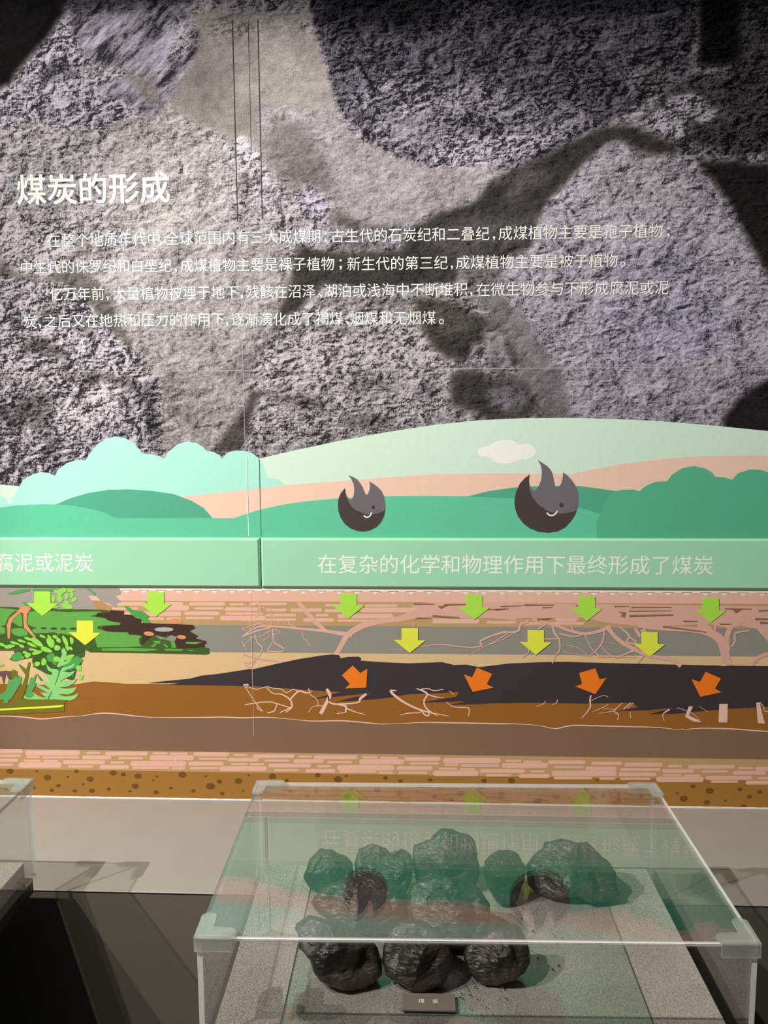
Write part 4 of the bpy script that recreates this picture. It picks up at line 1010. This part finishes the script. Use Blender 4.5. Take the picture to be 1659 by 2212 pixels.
f.poly(P2([(690,230),(760,300),(860,315),(885,340),(940,340),(1040,360),(1130,330),(1080,400),(920,480),(915,502),(1050,485),(1160,450),(1100,530),(1000,575),(895,580),(960,602),(1060,600),(1155,575),(1110,650),(1030,690),(880,685),(960,720),(1080,710),(1190,668),(1130,750),(1060,780),(1000,775),(830,765),(520,765),(430,765),(360,745),(360,705),(480,730),(480,650),(600,720),(700,745),(605,655),(720,668),(600,600),(540,560),(560,540),(640,570),(740,618),(745,600),(620,500),(640,480),(740,515),(750,495),(650,360),(720,400),(785,390),(780,360),(720,330)]))
f.poly(P2([(850,275),(880,200),(930,100),(920,20),(960,-10),(1000,60),(990,150),(955,205),(1080,160),(1030,220),(880,285)]))
f.poly(P2([(900,350),(930,290),(1000,280),(1130,220),(1090,290),(980,330)]))
f.poly(P2([(-100,240),(80,240),(30,270),(-100,275)]))
under(f.build('fern_leaf', ink(146, 218, 130), None), st)
for pts, w in (([(900,270),(890,350),(865,440),(825,550)], [5, 3, 2, 1.6]), ([(780,640),(750,700),(722,760)], [1.5, 2.5, 2.5])):
    f = Flat(0.0047); f.stroke(P2(pts), w); under(f.build('leaf_vein', ink(70, 134, 84), None), st)
for pts in ([(560,375),(640,470),(620,495),(570,420)], [(940,350),(1010,310),(1110,290),(1090,330)], [(1065,400),(1110,370),(1110,430)]):
    f = Flat(0.0047); f.poly(P2(pts)); under(f.build('dark_leaf', ink(70, 134, 84), None), st)
f = Flat(0.0046)
f.poly(P2([(-200,700),(30,680),(100,620),(130,470),(200,480),(215,420),(270,440),(285,400),(330,430),(320,510),(180,750),(140,770),(130,815),(45,815),(60,770),(-200,770)]))
f.poly(P2([(460,430),(500,440),(555,370),(520,510),(555,515),(480,650),(520,700),(450,745),(385,720)]))
under(f.build('jagged_leaves', ink(94, 174, 96), None), st)

# joint through the strata picture
f = Flat(0.0048)
xa, za = W(541, 1279); xb, zb = W(546, 1590)
f.rect(xa - .0004, xa + .0004, zb, za)
under(f.build('pale_joint', M_SEAML, None), st)

# arrows
def arrow_down(cx_, y0, col, lab):
    f = Flat(0.0052)
    f.poly([(cx_ - 17.6, y0), (cx_ + 18, y0 + .4), (cx_ + 18, y0 + 26), (cx_ + 34.5, y0 + 26.4), (cx_ + .5, y0 + 53.5), (cx_ - 35, y0 + 25.2), (cx_ - 17.6, y0 + 25.6)])
    tag(under(f.build('arrow', ink(*col), None), st), lab)
for cx_, y0 in ((92, 1276.8), (337, 1278), (752.5, 1281.7), (1024, 1285), (1267, 1287.6), (1534.5, 1291.3)): arrow_down(cx_, y0, (176, 234, 82), 'light green arrow pointing down')
for cx_, y0 in ((184, 1340), (885, 1356.3), (1157, 1360.7), (1402.5, 1364.7)): arrow_down(cx_, y0, (232, 238, 76), 'yellow arrow pointing down')
for pts in (S2([(725,517),(770,562),(812,537),(805,650),(677,655),(707,627),(660,575)]), S2([(1465,530),(1557,568),(1525,628),(1565,650),(1440,675),(1388,570),(1437,588)]),
            S3([(530,562),(627,534),(652,600),(694,590),(627,688),(506,642),(548,628)]), S3([(1285,555),(1377,595),(1341,655),(1380,677),(1253,704),(1200,598),(1250,615)])):
    f = Flat(0.0052); f.poly(pts)
    tag(under(f.build('arrow', ink(250, 130, 36), None), st), 'orange arrow pointing slantwise down')

# ------------------------------------------------------------------ plinths, cases, risers
CW, CDP, CZ0, CZ1 = 0.716, 0.459, 0.684, 0.8714
T = 0.0072
def panel(name, parent, x0, x1, y0, y1, z0, z1, thin):
    """clear sheet whose two big faces are polished and whose rims have piped light put into their pale colour; thin = axis of its thickness"""
    bm = bmesh.new(); add_box(bm, x0, x1, y0, y1, z0, z1)
    bmesh.ops.recalc_face_normals(bm, faces=bm.faces)
    for fc in bm.faces: fc.material_index = 0 if abs(fc.normal[thin]) > .9 or (thin != 2 and abs(fc.normal.z) > .9) or (thin == 1) else 1
    return finish(bm, name, [M_ACR, M_EDGE], parent)

def guard_mesh(sx, sy):
    """L-shaped soft corner: cap on the top sheet and a skirt down both rims; local corner at origin"""
    bm = bmesh.new()
    L, w, t, h = 0.050, 0.017, 0.0032, 0.0185
    def lpoly(L, w, r=0.007, n=5):
        pts = [(-t, -t)]
        def arc(cx_, cyy, a0, a1): return [(cx_ + r * math.cos(R(a0 + (a1 - a0) * i / n)), cyy + r * math.sin(R(a0 + (a1 - a0) * i / n))) for i in range(n + 1)]
        pts += arc(L - r, -t + r, -90, 0) + arc(L - r, w - r, 0, 90)
        pts += [(w, w)]
        pts += arc(w - r, L - r, 0, 90) + arc(-t + r, L - r, 90, 180)
        return pts
    def prism(pts, z0, z1):
        a = [bm.verts.new((x, y, z0)) for x, y in pts]; b = [bm.verts.new((x, y, z1)) for x, y in pts]
        bm.faces.new(a[::-1]); top = bm.faces.new(b)
        for i in range(len(pts)): bm.faces.new((a[i - 1], a[i], b[i], b[i - 1]))
        return top
    top = prism(lpoly(L, w), 0.0002, t)
    bmesh.ops.bevel(bm, geom=list(top.edges), offset=0.0014, segments=2, affect='EDGES')
    Ls = L - 0.004
    prism([(-t, -t), (Ls, -t), (Ls, -0.0003), (-0.0003, -0.0003), (-0.0003, Ls), (-t, Ls)], -h, 0.0001)
    bmesh.ops.scale(bm, vec=(sx, sy, 1), verts=bm.verts)
    bmesh.ops.recalc_face_normals(bm, faces=bm.faces)
    me = bpy.data.meshes.new('corner_guard'); bm.to_mesh(me); bm.free()
    return me

def copy_tree(o, parent=None):
    c = o.copy(); COL.objects.link(c)
    if parent: c.parent = parent
    for ch in list(o.children): copy_tree(ch, c)
    return c

def make_case(cx_, cyy, rz, label):
    root = empty('display_case', (cx_, cyy, CZ0), label, 'display case', 'clear acrylic display cases', rz)
    hx, hy, H = CW / 2, CDP / 2, CZ1 - CZ0
    bm = bmesh.new(); add_box(bm, -hx, hx, -hy, hy, H - T, H)
    rim = [e for e in bm.edges if all(v.co.y < -hy + 1e-5 for v in e.verts) and abs(e.verts[0].co.z - e.verts[1].co.z) < 1e-6]
    bmesh.ops.bevel(bm, geom=rim, offset=0.0030, segments=3, affect='EDGES')     # rounding added so the front rim catches more light
    bmesh.ops.recalc_face_normals(bm, faces=bm.faces)
    for fc in bm.faces: fc.material_index = 0 if abs(fc.normal.z) > .97 else 1
    finish(bm, 'top_panel', [M_ACR, M_EDGE], root)
    panel('side_panel', root, -hx, -hx + T, -hy, hy, 0.0003, H - T - .0002, 0)
    panel('side_panel', root, hx - T, hx, -hy, hy, 0.0003, H - T - .0002, 0)
    panel('front_panel', root, -hx + T + .0002, hx - T - .0002, -hy, -hy + T, 0.0003, H - T - .0002, 1)
    panel('back_panel', root, -hx + T + .0002, hx - T - .0002, hy - T, hy, 0.0003, H - T - .0002, 1)
    for sx in (1, -1):
        for sy in (1, -1):
            g = link('corner_guard', guard_mesh(sx, sy), M_GUARD, root)
            g.location = (-sx * hx, -sy * hy, H)
    return root

def make_plinth(cx_, cyy, rz, label):
    root = empty('display_plinth', (cx_, cyy, 0), label, 'plinth', 'black plinths under the cases', rz)
    hx, hy = CW / 2 - .005, CDP / 2 - .005
    bm = bmesh.new(); add_box(bm, -hx, hx, -hy, hy, 0.655, CZ0, bevel=.0008, seg=1)
    finish(bm, 'slab', M_BLACK, root)
    bm = bmesh.new(); add_box(bm, -hx + .07, hx - .07, -hy + .05, hy - .07, 0.0, 0.655)
    finish(bm, 'pedestal', M_BLACK, root)
    return root

def make_riser(cx_, cyy, rz, label, w=0.691, d=0.432):
    root = empty('linen_riser', (cx_, cyy, CZ0), label, 'riser', 'linen covered risers', rz)
    bm = bmesh.new(); add_box(bm, -w / 2, w / 2, -d / 2, d / 2, 0.0002, ZR - CZ0, bevel=.0016, seg=2)
    finish(bm, 'block', M_LINEN, root)
    return root
ZR = 0.720
MAINX, MAINY, MAINR = 0.0582, -0.6450, R(1.2)
make_plinth(MAINX, MAINY, MAINR, 'black plinth under the coal case')
make_case(MAINX, MAINY, MAINR, 'clear acrylic display case covering the lumps of coal')
make_riser(MAINX - .002, MAINY - .002, MAINR, 'grey linen covered riser that carries the coal lumps')
LX, LY = -0.723 - CW / 2, -0.430 - CDP / 2
make_plinth(LX, LY, 0, 'black plinth at the left edge of the view')
make_case(LX, LY, 0, 'clear acrylic display case cut off by the left edge of the view')
make_riser(LX - .002, LY - .002, 0, 'grey linen covered riser in the left acrylic case')

# clear sheet lying on the riser under the coal
ZS = ZR + 0.0032
bm = bmesh.new(); add_box(bm, -.251, .251, -.205, .190, ZR + .0002, ZS)
bmesh.ops.recalc_face_normals(bm, faces=bm.faces)
for fc in bm.faces: fc.material_index = 0 if abs(fc.normal.z) > .9 else 1
M_CUT = plain('dull_sheet_rim', rgb(120, 112, 104), 0.6, 0.2)
sheet = finish(bm, 'base_sheet', [M_ACR, M_CUT])
sheet.location = (0.053, MAINY, 0); sheet.rotation_euler = (0, 0, R(.6))
tag(sheet, 'thin clear acrylic sheet lying on the linen under the coal', 'acrylic sheet')

# ------------------------------------------------------------------ coal lumps
def lump(name, poly, seed, depth, label, push=0.28, cuts=13, rough=1.0):
    rng = random.Random(seed)
    bx, by = max(poly, key=lambda p: p[1])
    G = at(bx, by, 2, ZS)
    cx_ = sum(p[0] for p in poly) / len(poly); cyy = (min(p[1] for p in poly) + max(p[1] for p in poly)) / 2
    wpx = max(p[0] for p in poly) - min(p[0] for p in poly)
    dG = (G - CAM).dot(fw)
    wm = wpx / FPX * dG
    d0 = dG + push * wm
    C0 = CAM + ray(cx_, cyy) * d0
    view = (C0 - CAM).normalized()
    right = view.cross(Vector((0, 0, 1))).normalized(); up = right.cross(view)
    # outline in the plane through C0 facing the viewer, as a radius per angle
    pol = []
    dense = []
    for i in range(len(poly)):
        a, b = poly[i - 1], poly[i]
        for k in range(6): dense.append((a[0] + (b[0] - a[0]) * k / 6, a[1] + (b[1] - a[1]) * k / 6))
    for (px, py) in dense:
        dr = ray(px, py)
        q = CAM + dr * ((C0 - CAM).dot(view) / dr.dot(view)) - C0
        u, v = q.dot(right), q.dot(up)
        pol.append((math.atan2(v, u), math.hypot(u, v)))
    pol.sort()
    an = np.array([p[0] for p in pol]); ra = np.array([p[1] for p in pol])
    an = np.concatenate([an - 2 * math.pi, an, an + 2 * math.pi]); ra = np.concatenate([ra] * 3)
    bm = bmesh.new()
    bmesh.ops.create_icosphere(bm, subdivisions=6 if wpx > 130 else 5, radius=1.0)
    D = depth * wm / 2
    planes = []
    for _ in range(cuts):
        n = Vector((rng.uniform(-.75, .75), rng.uniform(-.8, .9), -rng.uniform(.3, .9))).normalized()
        planes.append((n, rng.uniform(.50, .80)))
    off = Vector((seed * 3.1, seed * 1.7, seed * .9))
    for v in bm.verts:
        a, b, c = v.co
        s = math.hypot(a, b)
        th = math.atan2(b, a)
        rr = float(np.interp(th, an, ra))
        k = s ** 0.72
        p = Vector((math.cos(th) * rr * k, math.sin(th) * rr * k, c * D))
        # angular fracture faces, cut on the side towards the viewer and above
        for n, lim in planes:
            e = Vector((p.x / (wm / 2), p.y / (wm / 2), p.z / max(D, 1e-4)))
            over = e.dot(n) - lim
            if over > 0:
                p -= Vector((n.x * wm / 2, n.y * wm / 2, n.z * D)) * over * .97 * min(1.0, (1.02 - k) * 5 + .1)
        q = p * 34 + off
        am = rough * (1.0 - .25 * k)
        rid = 1 - abs(noise.noise(q * .9)) * 2
        p += p.normalized() * ((noise.fractal(q, 1.0, 2.1, 5) * .0033 + rid * .0012) * am + noise.noise(q * 4.2) * .0009)
        w = C0 + right * p.x + up * p.y + view * p.z
        if w.z < ZS + .0004: w.z = ZS + .0004
        v.co = w - Vector((C0.x, C0.y, ZS))
    o = finish(bm, name, M_COAL, smooth=False)
    o.location = (C0.x, C0.y, ZS)
    return tag(o, label, 'coal', 'coal lumps in the acrylic case')

lump('coal_lump', [(692,1833),(717,1834),(730,1843),(752,1845),(761,1856),(765,1866),(762,1900),(742,1925),(720,1931),(700,1934),(684,1930),(664,1917),(660,1905),(655,1895),(664,1877),(669,1857),(682,1845)], 11, .8, 'rounded coal lump at the left end of the back row')
lump('coal_lump', [(766,1861),(770,1829),(789,1827),(802,1822),(817,1825),(839,1834),(852,1839),(850,1870),(842,1900),(822,1918),(790,1920),(768,1900)], 12, .8, 'flat-topped coal lump second from left in the back row', .2)
lump('coal_lump', [(853,1838),(868,1831),(882,1834),(890,1844),(892,1865),(889,1900),(877,1934),(850,1938),(828,1930),(820,1895),(822,1862),(838,1845)], 13, .9, 'small upright coal lump just left of the tallest lump', .2)
lump('coal_lump', [(891,1827),(897,1822),(911,1819),(926,1812),(944,1797),(954,1790),(978,1788),(985,1794),(995,1799),(1012,1804),(1024,1816),(1029,1836),(1035,1860),(1039,1887),(1035,1908),(1015,1928),(960,1932),(915,1928),(893,1905),(890,1860)], 14, .62, 'tallest coal lump, peaked, in the middle of the back row', .16)
lump('coal_lump', [(1047,1861),(1061,1846),(1079,1836),(1090,1834),(1103,1830),(1118,1830),(1127,1834),(1132,1855),(1137,1870),(1133,1895),(1127,1930),(1122,1955),(1105,1961),(1088,1960),(1071,1949),(1062,1929),(1054,1909),(1046,1880)], 15, .9, 'upright coal lump between the tallest lump and the wide right one', .22)
lump('coal_lump', [(1134,1868),(1152,1849),(1173,1832),(1178,1820),(1199,1816),(1214,1814),(1236,1819),(1249,1823),(1267,1818),(1277,1829),(1297,1851),(1316,1866),(1330,1884),(1332,1916),(1339,1927),(1336,1935),(1325,1938),(1306,1951),(1275,1949),(1249,1937),(1221,1940),(1188,1941),(1173,1934),(1152,1927),(1134,1912),(1133,1881)], 16, .55, 'widest coal lump, at the right end of the back row', .14, 17)
lump('coal_lump', [(671,1949),(690,1925),(715,1908),(760,1895),(820,1895),(870,1915),(885,1950),(880,1985),(850,2010),(800,2020),(760,2012),(722,1994),(690,1972),(680,1965)], 17, .7, 'broad low coal lump behind the front left lump', .12)
lump('coal_lump', [(880,1905),(930,1890),(1000,1898),(1042,1925),(1056,1955),(1057,1985),(1045,2030),(1005,2050),(960,2052),(905,2015),(875,1960)], 18, .75, 'large coal lump in front of the tallest lump', .14)
lump('coal_lump', [(661,1969),(652,1979),(634,1989),(631.5,2001),(643,2018),(646,2048),(670,2074),(679,2099),(692,2117),(710,2131),(743,2140),(784,2137),(815,2131),(833,2111),(826,2077),(818,2048),(800,2030),(766,2012),(717,1992)], 19, .75, 'brownish coal lump at the left of the front row', .14, 17)
lump('coal_lump', [(822,2045),(838,2010),(870,1990),(905,1985),(935,2000),(960,2025),(977,2065),(978,2100),(962,2132),(930,2140),(911,2145),(889,2141),(854,2123),(834,2105),(825,2077)], 20, .8, 'glossy coal lump behind the name plate', .16, 17)
lump('coal_lump', [(1003,2059),(1005,2077),(1012,2105),(1026,2121),(1044,2130),(1072,2128),(1106,2119),(1134,2100),(1146,2077),(1145,2041),(1141,2028),(1134,2018),(1127,2004),(1115,1995),(1102,1997),(1086,2004),(1060,2013),(1037,2031),(1010,2042)], 21, .8, 'rounded coal lump at the right of the front row', .14)

# coal crumbs
bm = bmesh.new()
rng = random.Random(8)
spots = [(1040, 2150), (1000, 2120), (1080, 1975), (1110, 1990), (1165, 2010), (1150, 2005), (1140, 2080), (985, 2090), (1060, 2160), (1010, 2160), (1240, 2020), (990, 2150), (1120, 1975), (1150, 1975)]
for i in range(240):
    bx, by = rng.choice(spots)
    p = at(bx + rng.gauss(0, 34), by + rng.gauss(0, 18), 2, ZS)
    if p.x > .295 or p.x < -.18 or p.y < -.845 or p.y > -.46: continue
    s = rng.choice((.0004, .0005, .0006, .0009, .0014)) * rng.uniform(.7, 1.3)
    r = bmesh.ops.create_icosphere(bm, subdivisions=1, radius=s)
    for v in r['verts']:
        v.co = Vector((v.co.x * rng.uniform(.6, 1.5), v.co.y * rng.uniform(.6, 1.5), v.co.z * .6)) + Vector((p.x, p.y, ZS + s * .6))
tag(finish(bm, 'coal_crumbs', M_COAL), 'tiny black coal crumbs scattered around the lumps', 'crumbs', None, 'stuff')

# name plate
pc = at(926, 2163, 2, ZS + .004)
root = empty('name_plate', (pc.x, pc.y, ZS), 'small dark brown name plate with two white characters before the coal', 'name plate', None, R(0.5))
bm = bmesh.new(); add_box(bm, -.0375, .0375, -.017, .017, 0.0002, .0042, bevel=.0012, seg=2)
finish(bm, 'plate', M_PLATE, root)
acc = ([], [])
for s, x0, x1 in (('煤', -.0142, -.0058), ('炭', .0052, .0134)):
    m = glyph_mesh(s)
    xs = [v.co.x for v in m.vertices]; ys = [v.co.y for v in m.vertices]
    k = (x1 - x0) / (max(xs) - min(xs)); b = len(acc[0]); yc = (min(ys) + max(ys)) / 2
    acc[0].extend([(x0 + (v.co.x - min(xs)) * k, (v.co.y - yc) * k, .0044) for v in m.vertices])
    acc[1].extend([[b + i for i in p.vertices] for p in m.polygons])
m = bpy.data.meshes.new('plate_text'); m.from_pydata(acc[0], [], acc[1])
link('plate_text', m, M_WHITE, root)
